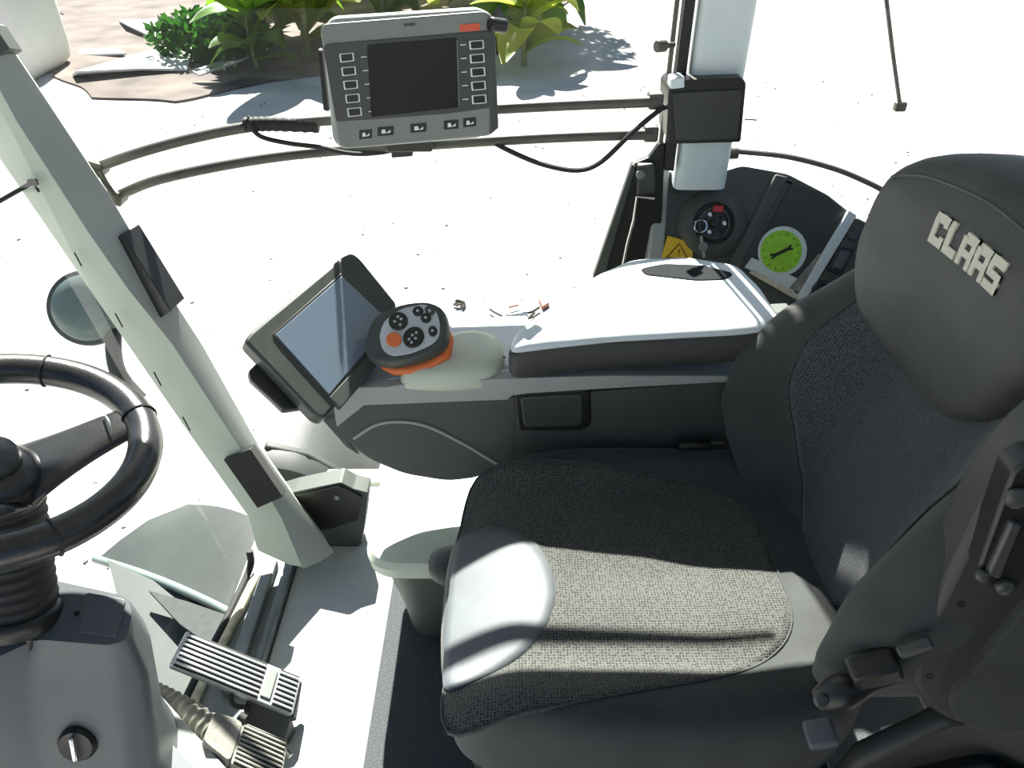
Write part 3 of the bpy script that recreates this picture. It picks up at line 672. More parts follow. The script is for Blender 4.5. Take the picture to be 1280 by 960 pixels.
for i in range(5):
    v = 72 + 17 * i; u = 424 + 2.4 * i
    key([(u, v - 5), (u + 18, v - 6.5), (u + 19, v + 4), (u + 1.5, v + 6)])
    mp('key_mark', [(u + 27, v - 1.2), (u + 34, v - 1.8), (u + 34, v - .8), (u + 27, v - .2)], .001, M['white'], .0032, smooth=False)
    v = 56 + 17 * i; u = 586 + .8 * i
    key([(u, v - 5), (u + 18, v - 6.5), (u + 19, v + 4.5), (u + 1, v + 6)])
    mp('key_mark', [(u - 11, v - .5), (u - 4, v - 1), (u - 4, v + .2), (u - 11, v + .7)], .001, M['white'], .0032, smooth=False)
mp('screen_line', [(570.5, 50), (571.5, 50), (574, 132), (573, 132)], .001, M['frame_grey'], .0042, smooth=False)
for u, v, ww in ((457, 168, 8), (482, 164, 10), (523, 160, 10), (564, 156, 9), (587, 153, 8)):
    k = mp('soft_key', [(u - ww, v - 5), (u + ww, v - 6.5), (u + ww, v + 4.5), (u - ww, v + 6)], .002, M['black'], .0012, bevel=.0005, smooth=False)
    mp('key_symbol', [(u - ww * .5, v - 2), (u - ww * .1, v - 2.5), (u + ww * .1, v + 2), (u + ww * .6, v - 2), (u + ww * .6, v + 1.5), (u - ww * .5, v + 3)], .0008, M['white'], .0018, par=k, smooth=False)
obj('mount_knob', tube_bm([at(612, 30, y=.68), at(632, 33, y=.70)], .012, n=14, smooth=0), M['black'], mo, bevel=.004)
obj('mount_clamp', prism_bm(yp([(488, 176), (515, 174), (516, 196), (489, 198)], .71), (0, .04, 0)), M['black'], mo, bevel=.003)
obj('side_connector', prism_bm(yp([(397, 62), (402, 64), (411, 140), (404, 138)], .68), (0, .02, 0)), M['rubber'], mo, bevel=.002)
obj('rail_bracket', box_bm(at(510, 155, y=.715), (.09, .03, .10)), M['black'], mo, bevel=.005)

# ================================================================== TOUCH TERMINAL
TN = Vector((.45, -.50, .74)).normalized(); TP = at(405, 420, z=.72)
te = thing('touch_terminal', 'square touch screen terminal with dark frame at the front end of the console', 'terminal', TP + Vector((.02, .05, -.1)))
def tp(nm, px, th, m, lift=0, par=te, **kw): return plate(nm, px, TP, TN, th, m, par, lift=lift, **kw)
tp('terminal_shell', [(305, 426), (312, 416), (428, 320), (440, 315), (450, 322), (497, 380), (470, 450), (405, 524), (394, 520)], .038, M['olive'], 0, bevel=.008, rnd=.008)
tp('bezel_panel', [(340, 418), (426, 342), (488, 398), (462, 440), (411, 498)], .006, M['bezel'], .0018, bevel=.001)
o = tp('touch_screen', [(344, 419), (427, 346), (484, 400), (456, 440), (411, 494)], .004, M['tscreen'], .0028, bevel=.001); lab(o, 'blue-grey reflective screen')
tp('side_handle', [(315, 455), (330, 440), (390, 502), (360, 506), (317, 466)], .02, M['black'], -.030, bevel=.004)
tp('lower_ledge', [(411, 497), (462, 441), (480, 447), (425, 512)], .012, M['console'], .003, bevel=.002)
ta = at(432, 512, y=.33)
obj('terminal_arm', tube_bm([TP - TN * .04, TP - TN * .08 + Vector((.06, 0, -.03)), (-.22, .38, .59)], .018, n=14), M['console'], te)
obj('cable_boss', prism_bm(yp([(400, 524), (424, 518), (438, 552), (450, 572), (432, 560)], .33), (0, .06, 0)), M['console'], te, bevel=.006)

# ================================================================== JOYSTICK
JN = Vector((-.10, -.62, .78)).normalized(); JP = at(512, 412, y=.31)
js = thing('drive_lever', 'multifunction joystick with silver keypad and orange collar on the console', 'joystick', at(530, 460, z=.70))
def jellipse(cu, cv, a, b, ang, lift, n=28, eg=0):
    out = []
    for k in range(n):
        t = 2 * math.pi * k / n; x, y = a * math.cos(t), b * math.sin(t) * (1 + eg * math.cos(t))
        u = cu + x * math.cos(ang) - y * math.sin(ang); v = cv + x * math.sin(ang) + y * math.cos(ang)
        out.append(on(u, v, JP, JN) + JN * lift)
    return out
hd_out = [(463, 402), (474, 391), (500, 380), (530, 376), (548, 381), (557, 392), (560, 412), (554, 430), (535, 443), (505, 452), (478, 454), (458, 446), (455, 425)]
hc = [on(u, v, JP, JN) for u, v in hd_out]
hc = [Vector(p) for p in hc]; k_ = len(hc); loop = []
for i in range(k_):
    a, b, c, d = hc[i - 1], hc[i], hc[(i + 1) % k_], hc[(i + 2) % k_]
    for j in range(3):
        t = j / 3; loop.append(.5 * ((2 * b) + (c - a) * t + (2 * a - 5 * b + 4 * c - d) * t * t + (3 * b - a - 3 * c + d) * t ** 3))
hcen = sum(loop, Vector()) / len(loop)
def jr(s, d): return [hcen + (p - hcen) * s - JN * d for p in loop]
obj('lever_head', loft_bm([jr(.55, .055), jr(.85, .048), jr(.97, .034), jr(1.0, .018), jr(.985, .007), jr(.95, .001), jr(.90, 0)]), M['olive'], js, ang=0)
o = obj('lever_collar', prism_bm([p for p in (on(u, v, JP - JN * .03, JN) for u, v in ((470, 440), (556, 396), (566, 420), (562, 444), (540, 458), (512, 466), (490, 466), (474, 458)))], -JN * .02), M['orange'], js, bevel=.006); lab(o, 'orange collar')
fp = [(474, 420), (480, 402), (500, 387), (530, 380), (544, 386), (550, 402), (550, 420), (542, 430), (515, 442), (490, 446), (478, 438)]
plate('keypad_plate', fp, JP, JN, .006, M['silver'], js, lift=.002, bevel=.001, rnd=.010)
def jb(nm, cu, cv, a, b, ang, m, l=None, sym=None):
    o = obj(nm, prism_bm(jellipse(cu, cv, a, b, ang, .006, 24), -JN * .006), m, js, bevel=.0012)
    if l: lab(o, l)
    for (du, dv) in (sym or []):
        obj('button_symbol', prism_bm(jellipse(cu + du, cv + dv, 1.9, 1.5, ang, .0068, 8), -JN * .001), M['silver'], o, smooth=False)
    return o
S4 = [(-4, 1), (4, -2), (0, -5), (3, 5)]
jb('button', 498.5, 402.5, 12, 11, -.3, M['black'], None, S4)
jb('button', 517.5, 422.5, 14, 12, -.75, M['black'], None, [(-5, 3), (-1, -2), (4, -5), (3, 2), (-2, 7)])
jb('button', 493, 425.5, 9.5, 9, 0, M['orange'], 'round orange button')
jb('button', 523, 390, 6.5, 6, -.3, M['black'], None, [(0, 0)])
jb('button', 533, 398.5, 6.5, 6, -.3, M['black'], None, [(0, 0)])
jb('button', 538, 389, 6.5, 5.5, .5, M['bezel'], None, [(0, 1)])
jb('button', 541.5, 415, 5.5, 6.5, 0, M['black'], None, [(0, 0)])
obj('lever_stem', tube_bm([hcen - JN * .050, at(532, 448, y=.37), at(532, 462, y=.36), at(532, 480, y=.34)], .020, n=16), M['black'], js)
obj('stem_gaiter', box_bm(at(540, 452, y=.345), (.055, .03, .028)), M['black'], js, bevel=.004)

# ================================================================== STEERING WHEEL + COLUMN
WC = Vector((-.672, .0, .742)); WT = R(13); WR = .181
WB = Matrix.Rotation(WT, 3, 'Y')   # tilt the disc towards the driver
def wp(r, a, h=0): return WC + WB @ Vector((r * math.cos(a), r * math.sin(a), h))
sw = thing('steering_wheel', 'black leather steering wheel with thick rim and spokes', 'steering wheel', WC)
def torus():
    rings = []
    for k in range(96):
        a = 2 * math.pi * k / 96; r = []
        for j in range(14):
            b = 2 * math.pi * j / 14; r.append(wp(WR + .0225 * math.cos(b), a, .0225 * math.sin(b)))
        rings.append(r)
    rings.append(rings[0]); bm = loft_bm(rings, caps=False); bmesh.ops.remove_doubles(bm, verts=bm.verts, dist=1e-5); return bm
obj('rim', torus(), M['wheel'], sw, ang=0)
for adeg in (38, -42, 95, 180, -150):
    a = R(adeg); pts = []
    rr = []
    for k in range(17):
        b = 2 * math.pi * k / 16; rr.append(wp(WR + .0233 * math.cos(b), a, .0233 * math.sin(b)))
    obj('rim_seam', tube_bm(rr, .0018, n=5, smooth=0), M['rubber'], sw)
def spoke(a, w0=.052, w1=.034):
    rings = []
    for i in range(9):
        t = i / 8; r = .03 + (WR - .03) * t; h = -.055 * (1 - t) ** 1.2 ; ww = w0 + (w1 - w0) * t + .02 * (1 - t) ** 3; th_ = .014 - .003 * t
        c = wp(r, a, h); tan = WB @ Vector((-math.sin(a), math.cos(a), 0)); up = WB @ Vector((0, 0, 1))
        rings.append([c + tan * ww * .5 * math.copysign(abs(math.cos(q)) ** .7, math.cos(q)) * 1.7 + up * th_ * math.sin(q) for q in [2 * math.pi * k / 16 for k in range(16)]])
    return loft_bm(rings)
for adeg in (38, -95, 165):
    obj('spoke', spoke(R(adeg)), M['wheel'], sw, ang=0)
o = obj('rim_seam', tube_bm([wp(.14, R(38) + d, -.004 + .016 * math.cos(d * 9)) for d in (-.13, -.06, 0, .06, .13)], .0015, n=5), M['frame_grey'], sw)
obj('hub', lathe_bm([(.045, -.09), (.058, -.075), (.062, -.055), (.056, -.035), (.04, -.022), (0, -.02)], WC, WB @ Vector((0, 0, 1)), 32), M['wheel'], sw, ang=0)
obj('hub_cap', lathe_bm([(.034, -.02), (.033, .0), (.028, .010), (.014, .015), (0, .016)], WC + WB @ Vector((0, 0, -.008)), WB @ Vector((0, 0, 1)), 28), M['bezel'], sw, ang=0)

sc_ = thing('steering_column', 'slate grey steering column housing with ribbed boot and rotary knob', 'steering column', (-.66, -.02, .01))
bb = at(18, 762, z=.50); bt = WC + WB @ Vector((0, 0, -.08))
prof = []
L_ = (bt - bb).length
for i in range(89):
    t = i / 88; prof.append((.055 - .002 * t + .0016 * math.sin(t * 2 * math.pi * 11), t * L_))
obj('column_boot', lathe_bm(prof, bb, bt - bb, 36), M['rubber'], sc_, ang=0)
obj('boot_ring', lathe_bm([(.058, -.02), (.062, -.016), (.063, 0), (.060, .008), (.055, .009)], bb, bt - bb, 36), M['black'], sc_, ang=0)
# housing: top face polygon (z falls towards camera slightly) and lofted body below it
HT = Vector((.12, -.25, .96)).normalized(); HP = at(120, 770, z=.485)
toppx = [(-60, 800), (-20, 735), (60, 722), (86, 728), (160, 744), (168, 762), (162, 800), (140, 808), (45, 800), (-20, 830)]
topl = round_poly([on(u, v, HP, HT) for u, v in toppx], .012)
midl = round_poly([at(u, v, z=.40) + Vector((0, .0, 0)) for u, v in ((-70, 860), (-10, 760), (70, 750), (95, 755), (178, 770), (190, 800), (186, 850), (150, 862), (40, 852), (-30, 880))], .015)
lowl = round_poly([at(u, v, z=.22) for u, v in ((-70, 980), (-10, 850), (90, 840), (115, 845), (190, 850), (205, 880), (200, 960), (170, 985), (60, 990), (-30, 1000))], .02)
botl = [Vector((p.x, p.y + .03, .012)) for p in lowl]
obj('column_housing', loft_bm([botl, lowl, midl, [p - HT * .012 for p in topl], [p.lerp(sum(topl, Vector()) / len(topl), .03) for p in topl]]), M['cowl'], sc_, ang=35)
plate('top_inset', [(108, 741), (158, 750), (146, 798), (98, 790)], HP, HT, .004, M['cowl'], sc_, lift=.003, bevel=.001, rnd=.006)
obj('inset_hole', lathe_bm([(0, -.002), (.004, -.002), (.004, .0015), (0, .0015)], on(96, 767, HP, HT), HT, 10), M['black'], sc_)
# rotary knob on the camera-side face
fn = (midl[0] - lowl[0]); FNn = Vector((.05, -.93, .36)).normalized(); FP_ = at(106, 914, z=.30)
kbc = FP_ + Vector((0, -.012, 0))
obj('knob_recess', lathe_bm([(.044, -.03), (.044, .0), (.040, .003), (.037, -.006), (0, -.006)], at(98, 912, z=.30), FNn, 28), M['cowl'], sc_)
kb = obj('rotary_knob', lathe_bm([(.028, -.02), (.028, .012), (.024, .018), (.006, .016), (0, .016)], kbc, FNn, 24), M['black'], sc_)
obj('knob_grip', box_bm(kbc + FNn * .020, (.007, .040, .012), basis(FNn)), M['chrome'], kb, bevel=.003)
# dark switch cluster on the left of the column
obj('switch_cluster', prism_bm([at(u, v, y=-.10) for u, v in ((-80, 790), (-10, 782), (42, 790), (38, 842), (18, 844), (-12, 868), (-80, 880))], (0, .05, 0)), M['black'], sc_, bevel=.006)
# pale lower fairing running to the floor
obj('lower_fairing', prism_bm(round_poly([at(u, v, z=.14) for u, v in ((186, 855), (200, 868), (296, 975), (296, 1010), (250, 1010), (190, 900))], .008), (-.01, 0, -.13)), M['sage2'], sc_, bevel=.006)
obj('fairing_side', prism_bm(round_poly([at(u, v, z=.165) for u, v in ((150, 880), (190, 905), (270, 985), (250, 1020), (140, 1020))], .008), (-.01, 0, -.15)), M['cowl'], sc_, bevel=.006)
# corrugated tube
hs_ = thing('corrugated_hose', 'dusty corrugated hose between column and brake pedal', 'hose', at(240, 900, z=.08))
hp = catmull([at(u, v, z=zz) for u, v, zz in ((190, 868, .10), (215, 880, .10), (243, 896, .10), (268, 915, .095), (282, 930, .09))], 22)
obj('hose_body', tube_bm(hp, lambda t: .021 + .0028 * math.sin(t * 2 * math.pi * 13), n=16, smooth=0), M['dirty'], hs_, ang=0)
# pedals
def pedal(nm, label, px, p0, n, nr, m, ins, gaps=None, thick=.012):
    n = Vector(n).normalized()
    c4 = [on(u, v, p0, n) for u, v in px]     # corners: front-far, rear-far, rear-near, front-near
    t = thing(nm, label, 'pedal', (c4[1] + c4[2]) / 2 + Vector((0, 0, -.06)), None)
    def P(a, b, h=0): return (c4[0] * (1 - a) + c4[1] * a) * (1 - b) + (c4[3] * (1 - a) + c4[2] * a) * b + n * h
    obj('pedal_plate', prism_bm(round_poly([P(0, 0), P(1, 0), P(1, 1), P(0, 1)], .006), -n * thick), m, t, bevel=.002)
    for (a0, a1) in ins:
        for k in range(nr):
            b = (k + .5) / nr * .9 + .05; w_ = .26 / nr
            obj('tread_rib', prism_bm([P(a0, b - w_), P(a1, b - w_), P(a1, b + w_), P(a0, b + w_)], n * .004), m, t, bevel=.0012, seg=1)
        for k in range(nr + 1):
            b = (k) / nr * .9 + .05; w_ = .2 / nr
            obj('tread_groove', prism_bm([P(a0, b - w_), P(a1, b - w_), P(a1, b + w_), P(a0, b + w_)], n * .0006), M['rubber'], t, smooth=False)
    return t, P, n
pn = (.42, -.05, .9)
pd, P, n_ = pedal('accelerator_pedal', 'long ribbed aluminium accelerator pedal', [(233, 788), (377, 846), (366, 894), (211, 831)], at(290, 840, z=.13), pn, 7, M['metal'], [(.03, .70), (.82, .98)])
obj('tread_pad', prism_bm([P(.715, .12), P(.80, .12), P(.80, .88), P(.715, .88)], n_ * .004), M['frame_grey'], pd, bevel=.002)
obj('pedal_box', prism_bm([P(.62, .95, -.014), P(1.0, .9, -.014), P(1.02, 1.35, -.05), P(.66, 1.35, -.05)], Vector((0, 0, -.07))), M['dark'], pd, bevel=.004)
obj('pedal_linkage', tube_bm([P(.50, 1.02, -.012), P(.56, 1.18, -.02), P(.66, 1.12, -.02), P(.66, 1.35, -.03)], .005, n=8), M['black'], pd)
obj('pedal_hinge', tube_bm([P(.99, .1, -.012), P(1.01, 1.0, -.014)], .008, n=10, smooth=0), M['dark'], pd)
obj('pedal_foot', box_bm(P(.9, .6, -.075), (.05, .05, .11)), M['black'], pd, bevel=.004)
bd, P2, n2 = pedal('brake_pedal', 'short dusty ribbed brake pedal in front of the accelerator', [(304, 902), (360, 926), (350, 985), (288, 955)], at(325, 935, z=.12), pn, 9, M['dirty'], [(.04, .96)])
obj('pedal_sleeve', prism_bm(round_poly([P2(-.62, .05, .002), P2(0.0, .0, .002), P2(-.02, .98, .002), P2(-.62, .8, .002)], .01), -n2 * .03), M['dirty'], bd, bevel=.006)
obj('pedal_arm', tube_bm([P2(-.2, .5, -.02), P2(-.5, .5, -.06), P2(-.6, .5, -.10)], .012, n=10), M['black'], bd)
obj('pedal_pin', tube_bm([P2(1.0, .2, -.006), P2(1.12, .25, -.006)], .005, n=8, smooth=0), M['chrome'], bd)
obj('pedal_pivot', tube_bm([P2(-.12, -.1, .0), P2(.02, -.06, .0)], .008, n=10, smooth=0), M['dark'], bd)

# ================================================================== TRACTOR NOSE seen through the windscreen
hd_ = thing('hood', 'dusty grey-green hood panel seen through the windscreen below the pillar', 'hood', (-1.4, .1, -.9))
def hoodshape():
    rings = []
    for i in range(15):
        x = -.70 - .14 * i; hw = .40 - .004 * i; zt = -.22 - .012 * i
        r = []
        for k in range(25):
            t = math.pi * k / 24; c_, s_ = math.cos(t), math.sin(t)
            r.append((x, .13 + hw * math.copysign(abs(c_) ** .7, c_), zt - .28 + .30 * (s_ ** .8)))
        r += [(x, .13 - hw, -.8), (x, .13 + hw, -.8)]
        rings.append(r)
    return loft_bm(rings)
obj('hood_shell', hoodshape(), M['hood'], hd_, ang=50)
obj('hood_ridge', tube_bm([(-.72, .30, -.185), (-.9, .28, -.19), (-1.3, .27, -.22), (-2.2, .26, -.29)], .012, n=10), M['hood'], hd_)
wpn = thing('windscreen_cowl', 'grey-green curved cowl panel with dark lower corner outside the windscreen foot', 'panel', (-.75, .25, -.08))
cr = []
for i, (a_, b_) in enumerate(zip([(120, 700), (150, 675), (185, 650), (235, 630)], [(300, 774), (345, 745), (340, 695), (328, 652)])):
    q_ = []
    for k in range(13):
        t = k / 12; u = a_[0] + (b_[0] - a_[0]) * t; v = a_[1] + (b_[1] - a_[1]) * t - 6 * math.sin(math.pi * t)
        q_.append(at(u, v, z=-.03 - .10 * (1 - t) ** 2 - .012 * (3 - i) ** 2 * .3))
    cr.append(q_)
def sheet_bm(rows, th):
    return loft_bm([[p for p in r_] + [p + Vector((0, 0, -th)) for p in r_[::-1]] for r_ in rows])
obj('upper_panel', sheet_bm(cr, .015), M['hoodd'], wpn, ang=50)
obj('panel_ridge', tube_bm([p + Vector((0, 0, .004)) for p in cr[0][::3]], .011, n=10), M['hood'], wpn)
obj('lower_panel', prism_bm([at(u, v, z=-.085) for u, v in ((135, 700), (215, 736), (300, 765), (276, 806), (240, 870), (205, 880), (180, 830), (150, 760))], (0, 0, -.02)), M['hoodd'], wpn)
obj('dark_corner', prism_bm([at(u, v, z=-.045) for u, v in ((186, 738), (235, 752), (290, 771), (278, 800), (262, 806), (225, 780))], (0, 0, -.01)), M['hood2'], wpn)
# outside: front fender/step seen through the lower side glass
ff = thing('front_fender', 'curved grey-green mudguard below the right side window', 'mudguard', at(390, 580, y=1.05))
def fender():
    rings = []
    for i in range(13):
        t = i / 12; px_ = [(325, 552), (352, 553), (385, 560), (420, 578), (446, 600), (462, 622)]
        q = catmull([at(u, v, y=.98) for u, v in px_], 6); c_ = q[int(t * (len(q) - 1))]
        rings.append([c_ + Vector((0, -.10, -.01)), c_ + Vector((0, -.05, .012)), c_, c_ + Vector((0, .22, .0)), c_ + Vector((0, .24, -.03)), c_ + Vector((0, .22, -.04)), c_ + Vector((0, -.10, -.04))])
    return loft_bm(rings)
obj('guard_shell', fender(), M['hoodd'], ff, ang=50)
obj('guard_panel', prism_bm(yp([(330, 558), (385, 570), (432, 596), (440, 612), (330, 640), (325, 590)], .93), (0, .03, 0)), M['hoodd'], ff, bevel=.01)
obj('guard_stay', tube_bm([at(345, 640, y=1.0), at(345, 640, y=1.0) + Vector((0, .1, -.9))], .02, n=10, smooth=0), M['black'], ff)
# work lamp
wlm = thing('work_lamp', 'round grey work lamp on a bracket outside the windscreen', 'lamp', at(150, 470, z=-.05))
LP = at(110, 385, z=.12); LN = Vector((.18, -.80, .45)).normalized()
lr = (at(60, 380, z=.12) - at(150, 380, z=.12)).length / 2 * 1.05
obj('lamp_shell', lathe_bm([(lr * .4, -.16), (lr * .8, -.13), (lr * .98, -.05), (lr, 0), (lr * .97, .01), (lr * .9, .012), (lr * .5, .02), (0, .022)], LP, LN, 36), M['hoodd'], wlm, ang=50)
obj('lamp_lens', lathe_bm([(lr * .88, .010), (lr * .84, .020), (lr * .5, .034), (0, .038)], LP, LN, 30), M['light_lens'], wlm, ang=0)
obj('lamp_bracket', tube_bm([LP + Vector((.07, 0, -.06)), at(142, 440, z=.0), at(150, 470, z=-.06), at(175, 500, z=-.14)], .026, n=12), M['hood2'], wlm)
# wiper / aerial clipped to the pillar
ae = thing('wiper_arm', 'thin black rod clipped to the sage pillar at the left edge', 'wiper', on(40, 230, PP, PN))
pa = on(41, 228, PP - Vector((0, .012, 0)), PN)
obj('rod', tube_bm([on(-90, 305, PP - Vector((0, .05, 0)), PN), on(-30, 268, PP - Vector((0, .045, 0)), PN), pa], .0042, n=8, smooth=0), M['rubber'], ae)
obj('clip', box_bm(pa, (.016, .01, .012)), M['rubber'], ae, bevel=.002)
obj('clip_hook', tube_bm([pa, on(49, 240, PP - Vector((0, .012, 0)), PN)], .0025, n=6, smooth=0), M['rubber'], ae)

# rear right: outer fender + gasket + hanging rod
rf = thing('rear_fender', 'sunlit pale rear fender outside the right rear window', 'fender', (.8, 1.1, .3))
fpx = [(892, 200), (905, 196), (960, 204), (1020, 222), (1070, 250), (1115, 285), (1160, 330)]
fz = [at(u, v, y=.90) + Vector((0, .02, -.035)) for u, v in fpx]
fq = catmull(fz, 4)
obj('fender_shell', loft_bm([[c_ + Vector((0, -.02, -.16)), c_ + Vector((0, -.025, .0)), c_ + Vector((0, 0, .012)), c_ + Vector((0, .35, -.02)), c_ + Vector((0, .37, -.05)), c_ + Vector((0, .35, -.16))] for c_ in fq]), M['sheet'], rf, ang=50)
rg_ = tag(obj('window_gasket', tube_bm([at(u, v, y=.875) for u, v in ((905, 188), (930, 190), (985, 196), (1040, 210), (1080, 226), (1112, 243), (1150, 270))], .0062, n=8), M['rail']), 'dark curved rubber seal under the rear right window', 'seal')
tag(obj('seal_plug', tube_bm([at(896, 186, y=.87), at(908, 191, y=.87), at(922, 191, y=.87)], .013, n=12, smooth=3), M['rail']), 'thick dark plug at the left end of the curved seal', 'seal')
wr_ = thing('window_stay', 'thin dark rod with small end block hanging outside the rear window', 'rod', at(1124, 134, y=.93))
obj('rod', tube_bm([at(1125, 132, y=.93), at(1116, 66, y=.93), at(1108, 0, y=.93), at(1090, -150, y=.93)], .0045, n=8), M['rail'], wr_)
obj('end_block', box_bm(at(1125, 133, y=.93), (.024, .018, .020)), M['rail'], wr_, bevel=.004)

# ================================================================== YARD
def gat(u, v):
    p = at(u, v, z=-1.35); return Vector((p.x, p.y, gz(p.x, p.y)))
# soil bed where the plants stand
sb = [gat(u, v) for u, v in ((60, -60), (70, 95), (120, 122), (230, 128), (330, 105), (420, 92), (640, 70), (700, 20), (740, -60))]
sb2 = []
for i in range(len(sb)):
    a, b = sb[i], sb[(i + 1) % len(sb)]
    for k in range(10):
        p = a.lerp(b, k / 10); n_ = noise.noise_vector(p * .9); p2 = p + Vector((n_.x, n_.y, 0)) * .4; sb2.append(Vector((p2.x, p2.y, gz(p2.x, p2.y) + .028)))
struct(obj('soil_bed', prism_bm(sb2, (0, 0, -.08)), M['soil'], smooth=False))
rp_ = random.Random(3); bm = bmesh.new()
for k in range(300):
    x, y = rp_.uniform(-5, 5), 1.6 + 9 * rp_.random() ** 1.3; rr = rp_.uniform(.004, .011) * (1 + y * .05)
    bmesh.ops.create_icosphere(bm, subdivisions=1, radius=rr, matrix=Matrix.Translation((x, y, gz(x, y) + rr * .4)) @ Matrix.Rotation(rp_.uniform(0, 3), 4, 'Z') @ Matrix.Diagonal((1.5, 1, .6, 1)))
o = tag(obj('pebbles', bm, M['pebble'], GROUND), '', ''); del o['label']; del o['category']; o['kind'] = 'stuff'
def leaf_bm(L, W, droop, bm=None, n=8):
    bm = bm or bmesh.new(); V = []
    for i in range(n + 1):
        t = i / n; w_ = W * (math.sin(math.pi * min(1, t * .93 + .06)) ** .7) * .5
        x = L * t * (1 - .15 * droop * t); z = L * (.45 * t - droop * .6 * t * t)
        V.append([bm.verts.new((x, -w_, z + w_ * .25)), bm.verts.new((x, -w_ * .5, z + w_ * .08)), bm.verts.new((x, 0, z)), bm.verts.new((x, w_ * .5, z + w_ * .08)), bm.verts.new((x, w_, z + w_ * .25))])
    for a, b in zip(V, V[1:]):
        for k in range(4): bm.faces.new((a[k], a[k + 1], b[k + 1], b[k]))
    return bm
LM = {}
for nm, mt in (('leaf', M['leaf']), ('leafy', M['leafy'])):
    LM[nm] = []
    for dr in (.5, .9, 1.3):
        bm = leaf_bm(1, .44, dr); bmesh.ops.solidify(bm, geom=bm.faces[:], thickness=.006)
        me = bpy.data.meshes.new('leaf'); bm.to_mesh(me); bm.free(); me.shade_smooth(); me.materials.append(mt); LM[nm].append(me)
def broad_plant(u, v, h, kind, label, nl=9, seed=0):
    rnd = random.Random(seed); p = gat(u, v); t = thing('broad_leaf_plant', label, 'plant', p, 'broad-leaved plants at the yard edge')
    obj('stem', tube_bm([p + Vector((0, 0, -.03)), p + Vector((rnd.uniform(-.05, .05), rnd.uniform(-.05, .05), h * .5)), p + Vector((rnd.uniform(-.1, .1), rnd.uniform(-.1, .1), h * .9))], lambda q: .035 * h * (1 - .6 * q), n=8), M['stem'], t)
    for k in range(nl):
        me = LM[kind][rnd.randrange(3)]
        o = bpy.data.objects.new('leaf', me); COL.objects.link(o)
        a = 2 * math.pi * k / nl * 2.4 + rnd.uniform(-.3, .3); L = h * rnd.uniform(.55, .95)
        o.parent = t; o.location = (0, 0, h * (.12 + .75 * k / nl)); o.rotation_euler = (rnd.uniform(-.3, .3), rnd.uniform(-.5, .1), a); o.scale = (L, L, L)
    return t
specs = [(352, 42, 1.3, 'leaf', 'tall bright green plant left of the monitor'), (322, 76, .7, 'leaf', 'low green plant beside the white sheet'),
         (385, 60, 1.4, 'leafy', 'yellow-green plant touching the left edge of the monitor'), (440, -20, 1.8, 'leafy', 'pale plant above the upper left corner of the monitor'),
         (520, 5, 1.5, 'leafy', 'yellow plant directly above the monitor'), (590, -10, 1.7, 'leafy', 'pale yellow plant above the right half of the monitor'),
         (640, 30, 1.5, 'leaf', 'green plant right of the monitor'), (655, 70, .9, 'leafy', 'small yellow-green plant lowest to the right of the monitor'),
         (300, 10, 1.2, 'leafy', 'small pale plant at the top edge behind the white sheet'), (480, 30, 1.2, 'leaf', 'green plant hidden partly behind the monitor')]
for i, (u, v, h, kd, lb_) in enumerate(specs): broad_plant(u, v + 12, h * 1.45, kd, lb_, 20, i + 3)
# tree beyond the frame whose shade falls on the yard
def crown(c, r, n, m, seed, sz=.12):
    rnd = random.Random(seed); bm = bmesh.new()
    for i in range(n):
        d = Vector((rnd.gauss(0, 1), rnd.gauss(0, 1), rnd.gauss(0, 1))).normalized() * (rnd.random() ** .4)
        p = Vector(c) + Vector((d.x * r[0], d.y * r[1], d.z * r[2]))
        a = Vector((rnd.gauss(0, 1), rnd.gauss(0, 1), rnd.gauss(0, 1))).normalized(); b = a.orthogonal().normalized(); s = sz * rnd.uniform(.6, 1.3)
        v = [bm.verts.new(p + a * s), bm.verts.new(p + b * s * .4), bm.verts.new(p - a * s), bm.verts.new(p - b * s * .4)]
        bm.faces.new(v)
    return bm
sh = gat(268, 78)
t = thing('shrub', 'low dark green shrub beside the white plastic sheets', 'shrub', sh)
o = obj('foliage', crown(sh + Vector((.0, .1, .35)), (1.0, .5, .4), 1300, M['leafd'], 5, .09), M['leafd'], t, smooth=False); o['kind'] = 'stuff'
obj('stem', tube_bm([sh, sh + Vector((.02, .05, .3)), sh + Vector((.1, .1, .6))], .03, n=8), M['stem'], t)
t = thing('tree', 'leafy tree beyond the yard plants shading the ground', 'tree', (-.6, 17.5, -1.36))
o = obj('foliage', crown((-.6, 17.5, 3.1), (2.0, 1.6, 1.7), 5200, M['leafd'], 9, .16), M['leafd'], t, smooth=False); o['kind'] = 'stuff'
obj('trunk', tube_bm([(-.6, 17.5, -1.4), (-.55, 17.5, .5), (-.6, 17.5, 3)], .12, n=10), M['stem'], t)
# white plastic sheets
def sheet(px, h, label):
    p = [gat(u, v) + Vector((0, 0, h * (.3 + .7 * ((i * 37) % 3) / 2))) for i, (u, v) in enumerate(px)]
    return tag(obj('plastic_sheet', prism_bm(p, (0, 0, -.03)), M['sheet'], smooth=False), label, 'sheet', 'white plastic sheets on the soil')
sheet([(95, 62), (150, 66), (160, 74), (100, 70)], .08, 'narrow white sheet farthest left on the soil')
sheet([(150, 30), (290, 28), (300, 36), (215, 62), (160, 40)], .22, 'large white sheet below the grey top strip')
sheet([(92, 98), (215, 64), (250, 50), (235, 92), (180, 96), (100, 104)], .16, 'long white sheet left of the dark shrub')
sheet([(240, 92), (340, 60), (330, 72), (250, 98)], .10, 'thin white strip crossing in front of the shrub')
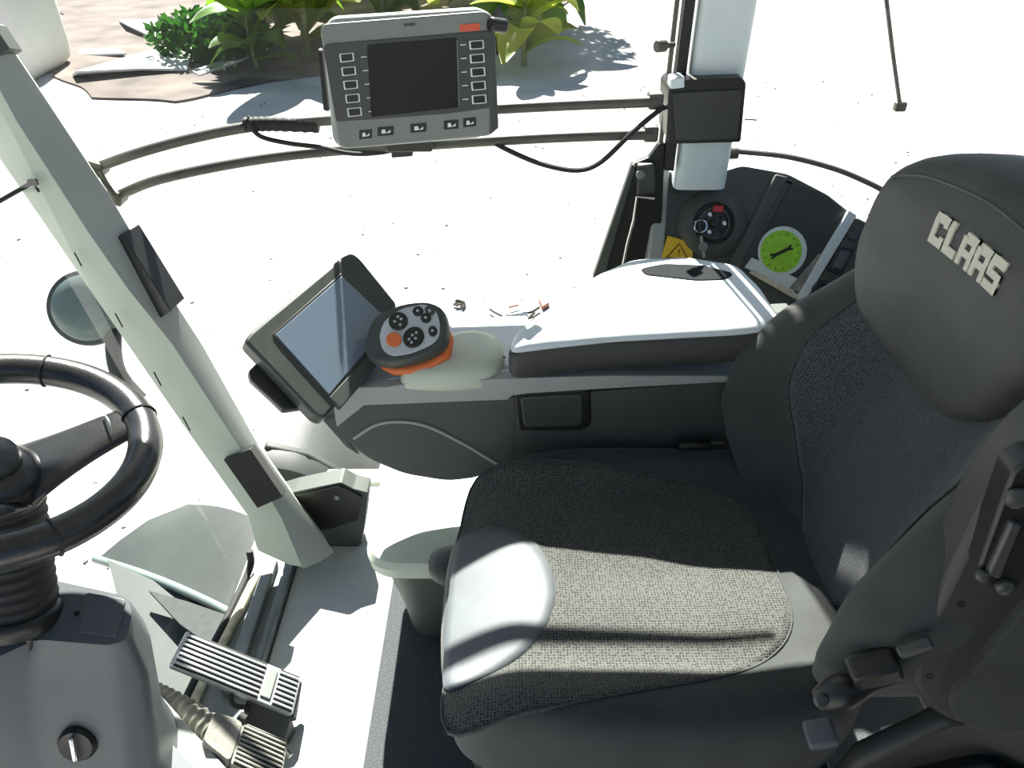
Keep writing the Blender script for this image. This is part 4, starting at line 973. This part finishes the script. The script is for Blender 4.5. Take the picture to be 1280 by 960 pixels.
# white tank
tk = thing('water_tank', 'white rounded plastic tank at the top left of the yard', 'tank', gat(20, 100))
tb = gat(-8, 100); 
bm = loft_bm([round_poly([tb + Vector((-1.6, -.5, z)) + Vector((i_, i_, 0)), tb + Vector((.70, -.5, z)) + Vector((-i_, i_, 0)), tb + Vector((.70, 1.2, z)) + Vector((-i_, -i_, 0)), tb + Vector((-1.6, 1.2, z)) + Vector((i_, -i_, 0))], .30, 6) for z, i_ in ((.0, .12), (.1, .03), (.25, 0), (1.3, 0), (1.5, .05), (1.56, .2))])
obj('tank_shell', bm, M['sheet'], tk, ang=40)
obj('tank_cap', lathe_bm([(.2, 0), (.2, .08), (.17, .1), (0, .1)], tb + Vector((-.4, .3, 1.56)), (0, 0, 1), 20), M['sage2'], tk)
# bits on the ground by the armrest
def bits(u, v, n, s, m, label, nm='dry_debris'):
    rnd = random.Random(u); p = gat(u, v); bm = bmesh.new()
    for k in range(n):
        a = rnd.uniform(0, 6.28); L = s * rnd.uniform(.5, 1); d = Vector((math.cos(a), math.sin(a), rnd.uniform(.1, .6))) * L
        tube_bm([p, p + d * .5 + Vector((0, 0, L * .3)), p + d], .12 * s, n=5, bm=bm, smooth=2)
    return tag(obj(nm, bm, m), label, 'debris')
bits(581, 383, 7, .09, M['debris'], 'small dark tuft on the yard behind the joystick')
def twig(pts, r, m, label):
    return tag(obj('twig', tube_bm([gat(u, v) + Vector((0, 0, .03)) for u, v in pts], r, n=6), m), label, 'twig')
twig([(612, 391), (620, 396), (628, 400)], .008, M['debris'], 'short dark twig nearest the joystick on the yard')
twig([(634, 399), (640, 402), (656, 405), (668, 396)], .010, M['debris'], 'bent dark twig in the middle of the litter')
twig([(636, 389), (648, 386)], .007, M['amber'], 'thin reddish twig farthest from the console')
twig([(654, 396), (664, 395), (674, 389)], .009, M['debris'], 'dark twig leading to the orange piece')
tag(obj('orange_scrap', prism_bm([gat(u, v) + Vector((0, 0, .04)) for u, v in ((673, 377), (685, 376), (686, 384), (678, 389))], (0, 0, -.03)), M['amber']), 'orange brown scrap lying on the yard beside the armrest', 'scrap')
